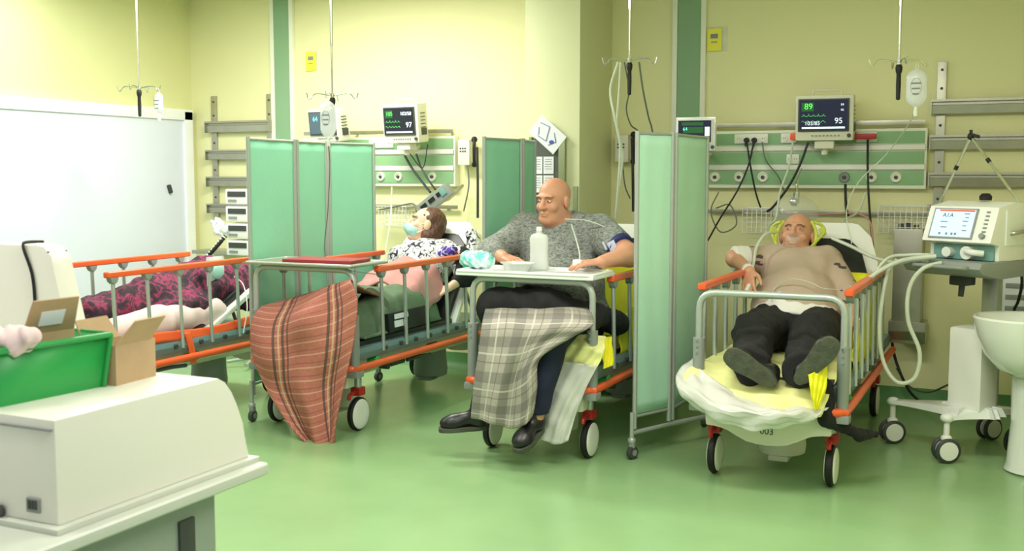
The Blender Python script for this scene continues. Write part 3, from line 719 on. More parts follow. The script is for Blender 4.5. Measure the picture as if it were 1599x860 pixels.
# ================================================================== folding screens
def hp_(px, s): # ground point seen at column px at scale s px per metre
    d = FPX/s*1.0; L = (px-799.5)/s
    return V((-math.sin(PAN)*d+math.cos(PAN)*L, math.cos(PAN)*d+math.sin(PAN)*L, 0))
def folding_screen(posts, label, mt, casters, hide_seam=False):
    T = Thing('folding_screen', label, 'folding screen', posts[0])
    z0, z1 = 0.225, 1.715
    for i in range(len(posts)-1):
        a, b = posts[i], posts[i+1]; d = (b-a).normalized(); a2 = a+d*0.02; b2 = b-d*0.02; n_ = V((-d.y, d.x, 0))
        m = MB()
        for p in (a2, b2): m.cyl(p+V((0, 0, 0.16)), p+V((0, 0, z1+0.008)), 0.0125, n=12)
        for z in (z0, z1-0.004): m.cyl(a2+V((0, 0, z)), b2+V((0, 0, z)), 0.008, n=8)
        T.part('panel_frame', m, 'tube')
        def f(u, v, a2=a2, b2=b2, n_=n_):
            p = a2.lerp(b2, 0.03+0.94*u); z = z0+0.012+(z1-z0-0.02)*v
            w_ = 0.0012*math.sin(u*11+3*math.sin(v*2.3))
            return p+V((0, 0, z))+n_*w_
        m = MB(); m.sheet(f, 30, 24); T.part('fabric_panel', m, mt, solid=0.003)
    for i in casters:
        p = posts[i]; j = i+1 if i+1 < len(posts) else i-1
        d = (posts[j]-p).normalized(); n_ = V((-d.y, d.x, 0))
        m = MB(); m.cyl(p+V((0, 0, 0.09)), p+V((0, 0, 0.25)), 0.012, n=10); m.ell(p+V((0, 0, 0.10)), (0.022, 0.022, 0.02)); leg = T.part('post_foot', m, 'tube')
        m = MB(); a = p+V((0.004, 0, 0.036)); m.lathe(a-n_*0.016, [(0.02, 0), (0.034, 0.004), (0.036, 0.010), (0.036, 0.022), (0.034, 0.028), (0.02, 0.032)], 20, axis=n_)
        m.mi = 1; m.lathe(a-n_*0.018, [(0.017, 0), (0.017, 0.036)], 14, axis=n_); m.box(a+V((0, 0, 0.04)), (0.03, 0.03, 0.03), bev=0.006)
        T.part('caster', m, ['dgrey', 'grey'], leg)
    return T
def colx(px, X):
    d = fw*FPX+rt*(px-799.5)+up*(430-215); p = CAM+d*(X/d.x); return V((p.x, p.y, 0))
SA = [colx(384, -4.20), colx(461, -4.26), colx(510, -4.30), colx(586, -4.20)]
folding_screen(SA, 'three panel mint green folding screen standing between the two left stretchers', 'curtain', (0, 3))
SB = [colx(753, -2.89), colx(816, -2.84), colx(836, -2.90)]
folding_screen(SB, 'mint green folding screen standing behind the masked woman, left of the bald man', 'curtain', (0, 2))
SC = [hp_(990, 301), hp_(1052, 290), hp_(1104, 266)]
TS = folding_screen(SC, 'pale mint folding screen standing between the bald man and the man in beige', 'curtain2', (0, 2))
p = SC[1]; m = MB(); m.cyl(p+V((0, 0, 0.14)), SC[2]+V((0.25, -0.05, 0.14)), 0.014, n=10); m.cyl(SC[0]+V((0, 0, 0.14)), SC[1]+V((0, 0, 0.14)), 0.012, n=10); TS.part('foot_bar', m, 'tube')
p = SB[0]; m = MB(); d = V((-0.17, -0.03, 0)); m.tube([p+V((0, 0, 0.14)), p+d*0.6+V((0, 0, 0.14)), p+d+V((0, 0, 0.12))], 0.014, n=10)

# ================================================================== stretchers
def stretcher(name, loc, label, rail_y=(0.14, 1.62), bars=6, frame=0.925, back=52, hinge=1.08, number=None, yellow=True, backlen=0.88, rails=(1, 1), rail_out=0.0):
    T = Thing(name, label, 'hospital stretcher', loc, None, world=False)
    # chassis
    m = MB()
    t = bmesh.new(); prof = []
    nx = 12
    ro = []
    for k in range(nx+1):
        x = -0.30+0.60*k/nx; dip = 0.06*math.exp(-(x/0.17)**4)
        ro.append((x, 0.272-dip-0.015*(1-abs(x)/0.3)))
    poly = [(x, z) for x, z in ro]+[(0.31, 0.40), (-0.31, 0.40)]
    m.prism(poly, 1, 0.04, 0.12, bev=0.012); m.prism([(-0.20, 0.30), (0.20, 0.30), (0.29, 0.345), (0.29, 0.43), (-0.29, 0.43), (-0.29, 0.345)], 1, 0.08, 1.98, bev=0.01)
    m.prism(poly, 1, 1.93, 2.0, bev=0.012); ch = T.part('chassis_cover', m, 'cream')
    if number:
        text(number, 0.045, (0.0, 0.0385, 0.268), Matrix(((1, 0, 0), (0, 0, -1), (0, 1, 0))), 'dgrey', T, ch, name='number')
    for y in (0.42, 1.55):
        m = MB(); m.lathe((0, y, 0.075), [(0.09, 0), (0.118, 0.012), (0.122, 0.05), (0.115, 0.12), (0.11, 0.25)], 26); m.box((0, y-0.04, 0.068), (0.10, 0.12, 0.03), bev=0.01); T.part('hydraulic_column', m, 'grey' if y > 1 else 'cream')
    # side detail of the chassis
    for s_ in (-1, 1):
        m = MB(); m.box((s_*0.285, 0.62, 0.34), (0.025, 0.16, 0.035), bev=0.006); m.cyl((s_*0.27, 0.45, 0.345), (s_*0.33, 0.45, 0.345), 0.022); m.tube([(s_*0.31, 0.7, 0.34), (s_*0.34, 0.8, 0.35), (s_*0.34, 0.95, 0.34)], 0.012); T.part('lever', m, 'dgrey')
        m = MB(); m.cyl((s_*0.28, 0.30, 0.40), (s_*0.34, 0.30, 0.40), 0.028); m.ell((s_*0.345, 0.30, 0.40), (0.014, 0.03, 0.03)); T.part('green_knob', m, 'bin', label='green knob')
        m = MB(); m.box((s_*0.292, 1.05, 0.375), (0.008, 0.13, 0.05), bev=0.004); T.part('rating_plate', m, 'trayred')
        # lower frame: blue grey deck edge and orange bumper
        m = MB(); m.prism([(s_*0.27, 0.43), (s_*0.345, 0.43), (s_*0.355, 0.47), (s_*0.345, 0.50), (s_*0.27, 0.50)], 1, 0.08, 2.02, bev=0.004); dk = T.part('deck_edge', m, 'bluegrey')
        for k in range(7):
            y = rail_y[0]+0.08+k*(rail_y[1]-rail_y[0]-0.12)/6; m = MB(); m.cyl((s_*0.345, y, 0.472), (s_*0.368, y, 0.472), 0.014, n=12); T.part('stud', m, 'dgrey', dk)
        m = MB(); m.tube([(s_*0.30, 0.02, 0.392), (s_*0.345, 0.045, 0.392), (s_*0.362, 0.12, 0.392), (s_*0.362, 0.8, 0.392), (s_*0.362, 1.5, 0.392), (s_*0.362, 2.08, 0.392)], 0.0215, n=12); T.part('bumper', m, 'orange')
    m = MB(); m.box((0, 1.05, 0.46), (0.56, 1.90, 0.035), bev=0.01); T.part('deck', m, 'bluegrey')
    m = MB(); m.box((0, hinge/2+0.04, 0.502), (0.60, hinge-0.04, 0.055), bev=0.02); T.part('mattress', m, 'mattress')
    # backrest
    a = math.radians(back); R = Euler((a, 0, 0)).to_matrix(); o_ = V((0, hinge, 0.485))
    outl = [(-0.325, 0), (0.325, 0), (0.325, backlen-0.28), (0.27, backlen-0.10), (0.19, backlen-0.01), (0.15, backlen), (-0.15, backlen), (-0.19, backlen-0.01), (-0.27, backlen-0.10), (-0.325, backlen-0.28)]
    m = MB(); m.prism(outl, 2, -0.03, 0.0, bev=0.008)
    for v in m.b.verts: v.co = o_+R @ v.co
    T.part('backrest', m, 'white')
    in_ = [(x*0.86, y*0.84) for x, y in outl]
    m = MB(); m.prism(in_, 2, 0.002, 0.05, bev=0.018)
    for v in m.b.verts: v.co = o_+R @ v.co
    T.part('backrest_pad', m, 'mattress')
    m = MB()
    for s_ in (-1, 1):
        m.cyl(o_+R @ V((s_*0.2, backlen*0.55, -0.03)), V((s_*0.2, hinge+0.55, 0.46)), 0.012); 
    T.part('backrest_strut', m, 'steel')
    # side rails
    ys = [rail_y[0]+0.05+(rail_y[1]-rail_y[0]-0.14)*k/(bars-1) for k in range(bars)]
    for s_, on in ((-1, rails[0]), (1, rails[1])):
        if not on: continue
        xo = s_*(0.352+rail_out)
        m = MB(); m.box((xo, (rail_y[0]+rail_y[1])/2, 0.945), (0.042, rail_y[1]-rail_y[0], 0.034), bev=0.012, seg=3); rl = T.part('side_rail', m, 'orange')
        for y in ys:
            m = MB(); m.cyl((xo, y, 0.925), (s_*0.355, y+0.015, 0.455), 0.0115, n=10); T.part('rail_bar', m, 'bars', rl)
        for y in ys:
            m = MB(); m.prism([(y-0.032, 0.93), (y+0.032, 0.93), (y+0.022, 0.905), (y+0.006, 0.892), (y-0.006, 0.892), (y-0.022, 0.905)], 0, xo-0.018, xo+0.018, bev=0.004); T.part('rail_bracket', m, 'grey', rl)
    # foot frame
    if frame:
        m = MB(); m.bend([(-0.345, 0.06, 0.60), (-0.345, 0.06, frame), (0.345, 0.06, frame), (0.345, 0.06, 0.60)], 0.085, 0.017, n=12); ff = T.part('foot_frame', m, 'tube')
        for s_ in (-1, 1):
            m = MB(); m.cyl((s_*0.345, 0.06, 0.375), (s_*0.345, 0.06, 0.70), 0.029, n=16); m.box((s_*0.345, 0.06, 0.36), (0.075, 0.08, 0.04), bev=0.012); so = T.part('socket_post', m, 'grey')
            for z in (0.63, 0.66, 0.69): m = MB(); m.cyl((s_*0.345, 0.025, z), (s_*0.345, 0.034, z), 0.006, n=8); T.part('screw', m, 'chrome', so)
    # wheels
    for x in (-0.285, 0.285):
        for y in (0.18, 1.86):
            m = MB(); m.lathe((x-0.021, y, 0.1), [(0.06, 0), (0.09, 0.002), (0.099, 0.010), (0.1, 0.021), (0.099, 0.032), (0.09, 0.040), (0.06, 0.042)], 32, axis=(1, 0, 0)); wh = T.part('wheel_tyre', m, 'black')
            m = MB(); m.lathe((x-0.026, y, 0.1), [(0.05, 0.0), (0.08, 0.001), (0.088, 0.006), (0.088, 0.046), (0.08, 0.051), (0.05, 0.052)], 32, axis=(1, 0, 0)); T.part('wheel_disc', m, 'white', wh)
            m = MB(); m.box((x, y, 0.235), (0.062, 0.07, 0.05), bev=0.01); m.tube([(x-0.0, y-0.03, 0.235), (x, y-0.085, 0.225), (x, y-0.10, 0.20)], 0.012, n=8); T.part('brake_pedal', m, 'red', wh)
            m = MB(); m.cyl((x, y, 0.25), (x, y, 0.34), 0.022); T.part('castor_stem', m, 'bars', wh)
    return T
X4, X3, X2, X1 = -1.07, -2.32, -3.77, -4.92
Y4, Y3, Y2, Y1 = 5.14, 5.14, 5.14, 4.15
stretcher('hospital_stretcher', (X4, Y4, 0), 'hospital stretcher with the number on its foot end, under the man in beige', number='003', rail_y=(0.12, 1.6), bars=7, backlen=0.92)
stretcher('hospital_stretcher', (X3, Y3, 0), 'hospital stretcher on which the bald man sits at his tray', rail_y=(0.30, 1.5), bars=5, frame=0.945)
stretcher('hospital_stretcher', (X2, Y2, 0), 'hospital stretcher carrying the masked woman, red plaid blanket over its foot end', rail_y=(0.29, 1.5), bars=5, back=54, hinge=1.31, backlen=0.84, frame=0.955)
stretcher('hospital_stretcher', (X1, Y1, 0), 'leftmost hospital stretcher, in front of the white door', rail_y=(0.32, 1.78), bars=6, frame=None, back=25, rail_out=0.0)

# ================================================================== foreground desk
DZ = 0.80
T = Thing('desk', 'desk with grey green side panel in the near left corner', 'desk', (-2.4, 1.5, 0))
m = MB(); m.box((-2.64, 1.30, DZ-0.015), (2.0, 1.62, 0.03), bev=0.012, seg=3); T.part('desk_top', m, 'desk')
m = MB(); m.box((-1.70, 1.28, (DZ-0.03)/2), (0.03, 1.36, DZ-0.03), bev=0.003); T.part('side_panel', m, 'machine_dark')
m = MB(); m.box((-2.66, 1.95, (DZ-0.03)/2), (1.9, 0.02, DZ-0.03)); T.part('back_panel', m, 'machine_dark')
c = X_ = None
m = MB(); c = V((-1.683, 1.86, 0.66)); m.box(c, (0.01, 0.05, 0.13), bev=0.004); T.part('recess_handle', m, 'dgrey')
ZT = 1.03
def px_x(px, py, X):
    d = fw*FPX+rt*(px-799.5)+up*(430-py); return CAM+d*(X/d.x)
nt_ = px_x(90, 655, -1.69); ft_ = px_x(350, 590, -1.69); f2 = px_x(368, 632, -1.69); f3 = px_x(383, 688, -1.69); fb_ = px_x(390, 724, -1.69)
ZT = nt_.z
T = Thing('machine_housing', 'large cream machine housing on the desk in the near left corner', 'machine', (-2.1, 1.8, DZ))
prof = [(1.51, DZ+0.012), (1.51, ZT), (ft_.y-0.02, ZT+0.001), (ft_.y+.004, ZT-0.012), ((ft_.y+f2.y)/2+.008, (ZT+f2.z)/2-.004), (f2.y+.006, f2.z), ((f2.y+f3.y)/2+.010, (f2.z+f3.z)/2), (f3.y+.003, f3.z), (fb_.y, DZ+0.012)]
m = MB(); m.prism(prof, 0, -2.55, -1.69, bev=0.006); hs = T.part('casing', m, 'machine')
m = MB(); m.box((-2.12, 1.80, DZ+0.006), (0.90, 0.62, 0.012), bev=0.003); T.part('base_plate', m, 'desk')
m = MB(); m.box((-2.12, 1.507, ZT-0.02), (0.85, 0.006, 0.004)); T.part('lid_seam', m, 'grey', hs)
c = at(52, 789, 1.507); m = MB(); m.box(c, (0.035, 0.004, 0.028)); g_ = T.part('data_plate', m, 'grey')
m = MB()
for k in range(3): m.box(c+V((-0.009+0.009*k, -0.003, 0.002)), (0.006, 0.002, 0.018))
T.part('print', m, 'dgrey', g_)
c = at(2, 797, 1.507); m = MB(); m.cyl(c, c+V((0, -0.01, 0)), 0.012); T.part('power_socket', m, 'dgrey')

# second machine with a black strap, behind
T = Thing('machine_cover', 'rounded cream machine cover with a thin black strap, behind the green bin', 'machine', (-2.62, 2.0, DZ))
def q_(px, py): return at(px, py, 2.0)
r1, r2, r3 = q_(72, 384), q_(84, 400), q_(112, 520)
m = MB(); m.prism([(r3.x+0.05, DZ), (r3.x, r3.z), (r2.x, r2.z), (r1.x, r1.z), (r1.x-0.03, r1.z+0.004), (-3.0, r1.z+0.004), (-3.0, DZ)], 1, 1.99, 2.06, bev=0.022)
T.part('cover', m, 'machine')
s1, s2 = q_(42, 382), q_(62, 470)
m = MB(); m.tube([V((s1.x-0.01, 2.06, r1.z+0.006)), V((s1.x, 2.0, r1.z+0.008)), V((s1.x+0.004, 1.985, r1.z-0.004)), V(((s1.x+s2.x)/2+0.012, 1.985, (s1.z+s2.z)/2)), V((s2.x, 1.985, s2.z)), V((s2.x, 1.985, s2.z-0.1))], 0.004, n=6); T.part('strap', m, 'black')

# green bin on the housing
b0 = atz(-20, 640, ZT); b1 = atz(158, 604, ZT); dy = (b1-b0).normalized(); nx = V((-dy.y, dy.x, 0))
def bp(u, v, z): return b0+dy*u+nx*v+V((0, 0, z))
L_ = (b1-b0).length; HB = 0.118; WB = 0.20
T = Thing('storage_bin', 'bright green plastic storage bin on top of the cream housing', 'bin', b0+dy*L_/2)
m = MB()
def quadbox(P):  # thin wall given by 4 corners, thickened to the inside
    vs = [m.b.verts.new(p) for p in P]; m._f(vs)
def shell():
    m = MB(); f = 0.012
    o = [bp(0, 0, 0), bp(L_, 0, 0), bp(L_, WB, 0), bp(0, WB, 0)]; t = [bp(-f, -f, HB), bp(L_+f, -f, HB), bp(L_+f, WB+f, HB), bp(-f, WB+f, HB)]
    a = [m.b.verts.new(p) for p in o]; b = [m.b.verts.new(p) for p in t]
    for k in range(4): m._f([a[k], a[(k+1) % 4], b[(k+1) % 4], b[k]])
    m._f(a[::-1]); return m
T.part('tub', shell(), 'bin', solid=0.004)
m = MB(); f = 0.016; m.tube([bp(-f, -f, HB), bp(L_+f, -f, HB), bp(L_+f, WB+f, HB), bp(-f, WB+f, HB), bp(-f, -f, HB)], 0.007, n=8, smooth=False); T.part('rim', m, 'bin')
m = MB(); m.tube([bp(L_+0.004, -0.004, 0.002), bp(L_+0.018, -0.016, HB)], 0.006, n=8); m.box(bp(L_+0.014, WB*0.45, HB*0.52), (0.02, 0.12, 0.07), rot=(0, 0, math.atan2(dy.y, dy.x)-PI/2+PI/2), bev=0.008); T.part('front_lip', m, 'bin')

def carton(o_, ux, uy, w_, d_, h, label, flaps, half=False):
    ux = V(ux).normalized(); uy = V(uy).normalized(); T = Thing('carton', label, 'cardboard box', o_+ux*w_/2+uy*d_/2, 'cardboard boxes')
    def c(a, b, z): return o_+ux*a+uy*b+V((0, 0, z))
    m = MB(); lo_ = [m.b.verts.new(c(*p, 0)) for p in ((0, 0), (w_, 0), (w_, d_), (0, d_))]; hi_ = [m.b.verts.new(c(*p, h)) for p in ((0, 0), (w_, 0), (w_, d_), (0, d_))]
    for k in range(4): m._f([lo_[k], lo_[(k+1) % 4], hi_[(k+1) % 4], hi_[k]])
    m._f(lo_[::-1]); T.part('box_body', m, 'card', solid=0.003, smooth=False)
    for (a, b, dx, dyy, dz) in flaps:
        m = MB(); A = c(*a, h); B = c(*b, h); off = ux*dx+uy*dyy+V((0, 0, dz)); sk = (B-A).normalized()*0.008
        m._f([m.b.verts.new(p) for p in (A, B, B+off-sk, A+off+sk)]); T.part('flap', m, 'card', solid=0.003, smooth=False)
    return T, c
k0 = atz(182, 603, ZT); k1 = atz(243, 587, ZT)
ux = (k1-k0).normalized(); uy = V((-ux.y, ux.x, 0)); hh = 0.09
T, c = carton(k0, ux, uy, (k1-k0).length, 0.09, 0.092, 'open cardboard carton standing beside the green bin on the cream housing', [((0, 0), (0.12, 0), 0.02, -0.035, 0.055), ((0, .09), (0.12, .09), 0, 0.03, 0.05)])
k2 = bp(L_*0.42, 0.045, 0.035)
T, c = carton(k2, dy, nx, 0.13, 0.10, 0.10, 'open cardboard carton with a white label standing in the green bin', [((0, 0), (0.13, 0), -0.006, -0.04, 0.075)])
m = MB(); m.box(k2+dy*0.06+nx*(-0.0205)+V((0, 0, 0.132)), (0.06, 0.002, 0.035), rot=(0.46, 0, math.atan2(dy.y, dy.x))); T.part('white_label', m, 'paper')
c = bp(0.06, 0.02, HB+0.012)
m = sdf('crumpled_tissue', [ell(c, (.05, .035, .024)), ell(c+V((.03, .02, .012)), (.035, .03, .02)), ell(c+V((-.05, .0, .01)), (.04, .03, .022))], 0.004, fold=0.006, ffreq=80)
solo('crumpled_tissue', m, 'pinkwhite', 'crumpled whitish wrapper lying in the left end of the green bin', 'wrapper', c)

# ================================================================== ventilator
VC = V((-0.20, 6.18, 0))
T = Thing('ventilator', 'white ventilator on a wheeled stand beside the man in beige', 'ventilator', VC)
fr = V((-0.50, -0.866, 0)); rx_ = V((0.866, -0.50, 0))   # facing direction and its right hand side
def vp(a, b, z): return VC+rx_*a-fr*b+V((0, 0, z))       # a right, b backwards
RV = Matrix((rx_, -fr, V((0, 0, 1)))).transposed()
def vb(m, c, s_, bev=0.0, extra=None): m.box(vp(*c), s_, rot=(RV @ extra if extra else RV), bev=bev)
# head unit: side profile in (b, z)
def vprof(poly, a0, a1, bev):
    m = MB(); m.prism(poly, 0, a0, a1, bev=bev)
    for v in m.b.verts: v.co = vp(v.co.x, v.co.y, v.co.z)
    return m
head = [(-0.20, 1.155), (-0.13, 1.335), (0.02, 1.36), (0.17, 1.345), (0.17, 1.06), (-0.12, 1.06), (-0.12, 1.14)]
hd_ = T.part('head_unit', vprof(head, -0.20, 0.19, 0.010), 'white')
tl = math.atan2(0.07, 0.18)
Rs = RV @ Euler((-tl, 0, 0)).to_matrix()
def sp(a, h, o=0.0): # point on sloping face: a across, h up the face, o outwards
    p0 = vp(a, -0.20+0.07*h/0.193, 1.155+0.18*h/0.193); return p0+(Rs @ V((0, -1, 0)))*o
m = MB(); m.box(sp(-0.04, 0.098, 0.002), (0.25, 0.008, 0.165), rot=Rs, bev=0.003); bz = T.part('display_frame', m, 'grey', hd_)
m = MB(); m.box(sp(-0.04, 0.098, 0.006), (0.23, 0.006, 0.148), rot=Rs); sc_ = T.part('display', m, 'sblue')
RT = Rs @ Matrix(((1, 0, 0), (0, 0, -1), (0, 1, 0)))
text('A.I.A', 0.03, sp(-0.075, 0.14, 0.0098), RT, 'dgrey', T, sc_, name='reading')
m = MB()
for (a, h, w_) in ((0.03, .15, .03), (0.035, .13, .02), (0.03, .11, .03), (-0.09, .105, .04), (-0.085, .075, .035), (0.03, .085, .02), (0.035, .06, .025)): m.box(sp(a, h, 0.0096), (w_, 0.001, 0.005), rot=Rs)
for a in (-0.10, -0.06, -0.03, -0.01): m.box(sp(a, 0.04, 0.0096), (0.012, 0.001, 0.012), rot=Rs)
T.part('readout', m, 'label', sc_)
m = MB(); m.box(sp(-0.03, 0.166, 0.0096), (0.2, 0.001, 0.008), rot=Rs); T.part('red_header', m, 'orange', sc_, label='red header line')
m = MB()
for k in range(6): m.box(sp(0.14, 0.165-0.021*k, 0.003), (0.02, 0.006, 0.008), rot=Rs, bev=0.002)
m.cyl(sp(0.14, 0.035, 0.0), sp(0.14, 0.035, 0.018), 0.014, n=16); T.part('control_keys', m, 'grey')
m = MB(); c = vp(0.02, 0.02, 1.365); m.lathe(c, [(0.03, 0), (0.032, 0.02), (0.02, 0.035), (0.004, 0.037)], 18); T.part('top_cap', m, 'black')
m = MB(); vb(m, (0.193, 0.03, 1.23), (0.008, 0.20, 0.18), bev=0.003); T.part('side_panel', m, 'whiteg', hd_)
m = MB(); m.tube([vp(0.195, -0.03, 1.20), vp(0.22, -0.02, 1.205), vp(0.23, 0.06, 1.215), vp(0.225, 0.17, 1.225)], 0.010); T.part('side_handle', m, 'steel')
# valve block in front under the screen
m = MB(); vb(m, (0.0, -0.10, 1.10), (0.34, 0.07, 0.075), bev=0.008); T.part('valve_block', m, 'tealdark')
m = MB()
m.cyl(vp(-0.07, -0.13, 1.10), vp(-0.07, -0.175, 1.10), 0.026, n=18); m.cyl(vp(0.04, -0.13, 1.10), vp(0.04, -0.17, 1.10), 0.034, n=20); m.tube([vp(0.04, -0.17, 1.11), vp(0.09, -0.19, 1.105), vp(0.13, -0.16, 1.10)], 0.017, n=10); T.part('valve_port', m, 'ceramic')
# shelf tray
m = MB(); m.prism([(-0.27, 1.0), (-0.30, 1.03), (-0.28, 1.06), (0.19, 1.06), (0.19, 0.98), (-0.10, 0.97)], 0, -0.24, 0.20, bev=0.010)
for v in m.b.verts: v.co = vp(v.co.x, v.co.y, v.co.z)
T.part('shelf', m, 'grey')
m = MB(); m.bend([vp(-0.16, -0.26, 1.03), vp(-0.16, -0.33, 1.035), vp(0.13, -0.33, 1.035), vp(0.13, -0.26, 1.03)], 0.03, 0.011); T.part('push_handle', m, 'grey')
m = MB(); m.box(vp(-0.05, -0.05, 0.945), (0.10, 0.09, 0.05), rot=RV, bev=0.012); m.cyl(vp(-0.05, -0.05, 0.93), vp(-0.05, -0.06, 0.86), 0.017, 0.014); m.cyl(vp(-0.09, -0.05, 0.94), vp(0.0, -0.07, 0.94), 0.018); T.part('clamp', m, 'dgrey')
# column, back rail and foot
m = MB(); vb(m, (0.0, 0.0, 0.48), (0.19, 0.16, 0.44), bev=0.02); T.part('column', m, 'white')
m = MB(); vb(m, (0.03, 0.10, 0.63), (0.09, 0.05, 0.76), bev=0.008); T.part('rear_post', m, 'bars')
m = MB(); vb(m, (0.12, 0.05, 0.56), (0.03, 0.05, 0.12), bev=0.006); T.part('bracket', m, 'dgrey')
casters = [V((-0.61, 6.34, 0)), V((-0.31, 6.02, 0)), V((-0.12, 6.66, 0)), V((0.02, 6.38, 0))]
hub = vp(0.0, 0.0, 0.26)
m = MB()
outline = []
for cst in casters: 
    d = (V((cst.x, cst.y, 0.235))-hub); side = V((-d.y, d.x, 0)).normalized()
    n = 8
    rows = []
    for k in range(n+1):
        t = k/n; p = hub+d*t; wd = 0.14*(1-t)**1.6+0.034; th = 0.022*(1-t)+0.014
        rows.append([m.b.verts.new(p+side*(wd*a)+V((0, 0, th*b))) for a, b in ((-1, -.6), (-.85, .7), (0, 1), (.85, .7), (1, -.6), (0, -1))])
    for k in range(n):
        for j in range(6): m._f([rows[k][j], rows[k][(j+1) % 6], rows[k+1][(j+1) % 6], rows[k+1][j]])
    m._f(rows[0][::-1]); m._f(rows[-1])
    m.ell(V((cst.x, cst.y, 0.235)), (0.036, 0.036, 0.026))
T.part('star_foot', m, 'whiteg')
for k, cst in enumerate(casters):
    a = 0.5 if k % 2 else 0.75
    ax = V((math.cos(-a), math.sin(-a)*1.0, 0)).normalized(); ax = V((0.45, -0.9, 0)).normalized() if k < 2 else ax
    c = V((cst.x, cst.y, 0.066))
    for s_ in (-1, 1):
        m = MB(); m.lathe(c+ax*(s_*0.028)-ax*0.012, [(0.045, 0), (0.06, 0.002), (0.066, 0.008), (0.066, 0.016), (0.06, 0.022), (0.045, 0.024)], 26, axis=ax); ty = T.part('caster_tyre', m, 'dgrey')
        m = MB(); m.lathe(c+ax*(s_*0.028)-ax*0.0145, [(0.03, 0), (0.048, 0.001), (0.05, 0.004), (0.05, 0.025), (0.048, 0.028), (0.03, 0.029)], 24, axis=ax); T.part('caster_disc', m, 'white', ty)
    m = MB(); m.cyl(c, V((cst.x, cst.y, 0.225)), 0.016, n=12); m.ell(c+V((0, 0, 0.06)), (0.03, 0.03, 0.022)); T.part('caster_fork', m, 'white')

m = MB(); m.tube([at(*p) for p in ((1592, 408, 6.2), (1596, 440, 6.22), (1590, 470, 6.3), (1583, 490, 6.4), (1580, 560, 6.4))], .008); T.part('mains_lead', m, 'black')
# support arm on top of the ventilator
A0 = at(1516, 213, 6.3); A1 = at(1466, 320, 6.35); A2 = at(1596, 322, 6.2)
T = Thing('tubing_support_arm', 'jointed metal support arm standing in a peak above the ventilator', 'support arm', A2)
m = MB(); m.tube([A1, A1.lerp(A0, .45), A0], 0.0075, n=8, smooth=False); T.part('lower_arm', m, 'chrome')
m = MB(); m.tube([A0, A2], 0.0075, n=8, smooth=False); T.part('upper_arm', m, 'chrome')
m = MB(); m.ell(A0, (0.018, 0.015, 0.02)); m.box(A0+V((0.02, 0, 0.004)), (0.05, 0.02, 0.018), rot=(0, 0.3, 0), bev=0.004); m.box(A0+V((0, 0, .02)), (0.016, 0.016, 0.03), bev=0.003)
for a, b, t in ((A0, A1, .45), (A0, A2, .35)): p = a.lerp(b, t); d = (b-a).normalized(); m.cyl(p-d*0.012, p+d*0.012, 0.011, n=10)
T.part('joint', m, 'black')
# breathing tubes
def hose(pts, r, mt, label, name='breathing_tube'):
    m = MB(); m.tube([at(*p) for p in pts], r, n=10, sub=7); solo(name, m, mt, label, 'tube', at(*pts[0]))
hose([(1462, 400, 5.95), (1440, 402, 5.95), (1405, 408, 6.0), (1370, 425, 6.0), (1345, 445, 5.95), (1325, 450, 5.9)], 0.013, 'tubing', 'corrugated clear breathing tube leaving the ventilator along the orange rail, the upper one')
hose([(1470, 410, 5.93), (1440, 420, 5.9), (1420, 450, 5.9), (1418, 500, 5.9), (1436, 550, 5.9), (1428, 590, 5.9), (1400, 596, 5.9), (1378, 560, 5.95), (1374, 500, 6.0), (1385, 430, 6.05), (1400, 405, 6.1)], 0.011, 'tubing', 'long clear breathing tube hanging in a low loop between stretcher and ventilator')
hose([(1455, 398, 5.98), (1420, 398, 6.0), (1385, 404, 6.05), (1360, 440, 6.0), (1350, 480, 6.0)], 0.009, 'tubing', 'thin clear breathing tube arching down over the orange rail')

hose([(1390, 510, 7.3), (1398, 560, 7.3), (1420, 610, 7.2), (1448, 634, 7.0), (1470, 646, 6.8)], 0.009, 'black', 'thick black cord running down the wall to the ventilator foot', 'cable')
hose([(1400, 575, 7.3), (1420, 603, 7.25), (1450, 612, 7.2), (1482, 600, 7.0)], 0.006, 'cable', 'brown grey cord sagging across the wall behind the ventilator', 'cable')
# steel bin on the wall
c = at(1422, 480, 7.28)
T = Thing('wall_cabinet', 'grey metal waste cabinet on the wall between stretcher and ventilator', 'cabinet', (c.x, WY, 0.45))
m = MB(); m.box((c.x-0.02, WY-0.11, 0.80), (0.17, 0.20, 0.72), bev=0.006); T.part('body', m, 'steel')
m = MB(); m.prism([(WY-0.20, 0.44), (WY-0.24, 0.52), (WY-0.24, 0.58), (WY-0.05, 0.58), (WY-0.05, 0.42)], 0, c.x-0.12, c.x+0.10, bev=0.005); T.part('tray', m, 'steel')
c = at(1592, 465, 7.25)
T = Thing('wall_box', 'pale box with a grille on the wall behind the black power cord', 'box', (c.x, WY, 0.7))
m = MB(); m.box((c.x, WY-0.06, c.z), (0.26, 0.12, 0.30), bev=0.01); T.part('casing', m, 'paper')
m = MB()
for k in range(3): m.box((c.x+0.02, WY-0.122, c.z+0.07-0.07*k), (0.20, 0.006, 0.03), bev=0.002)
T.part('grille', m, 'grey')

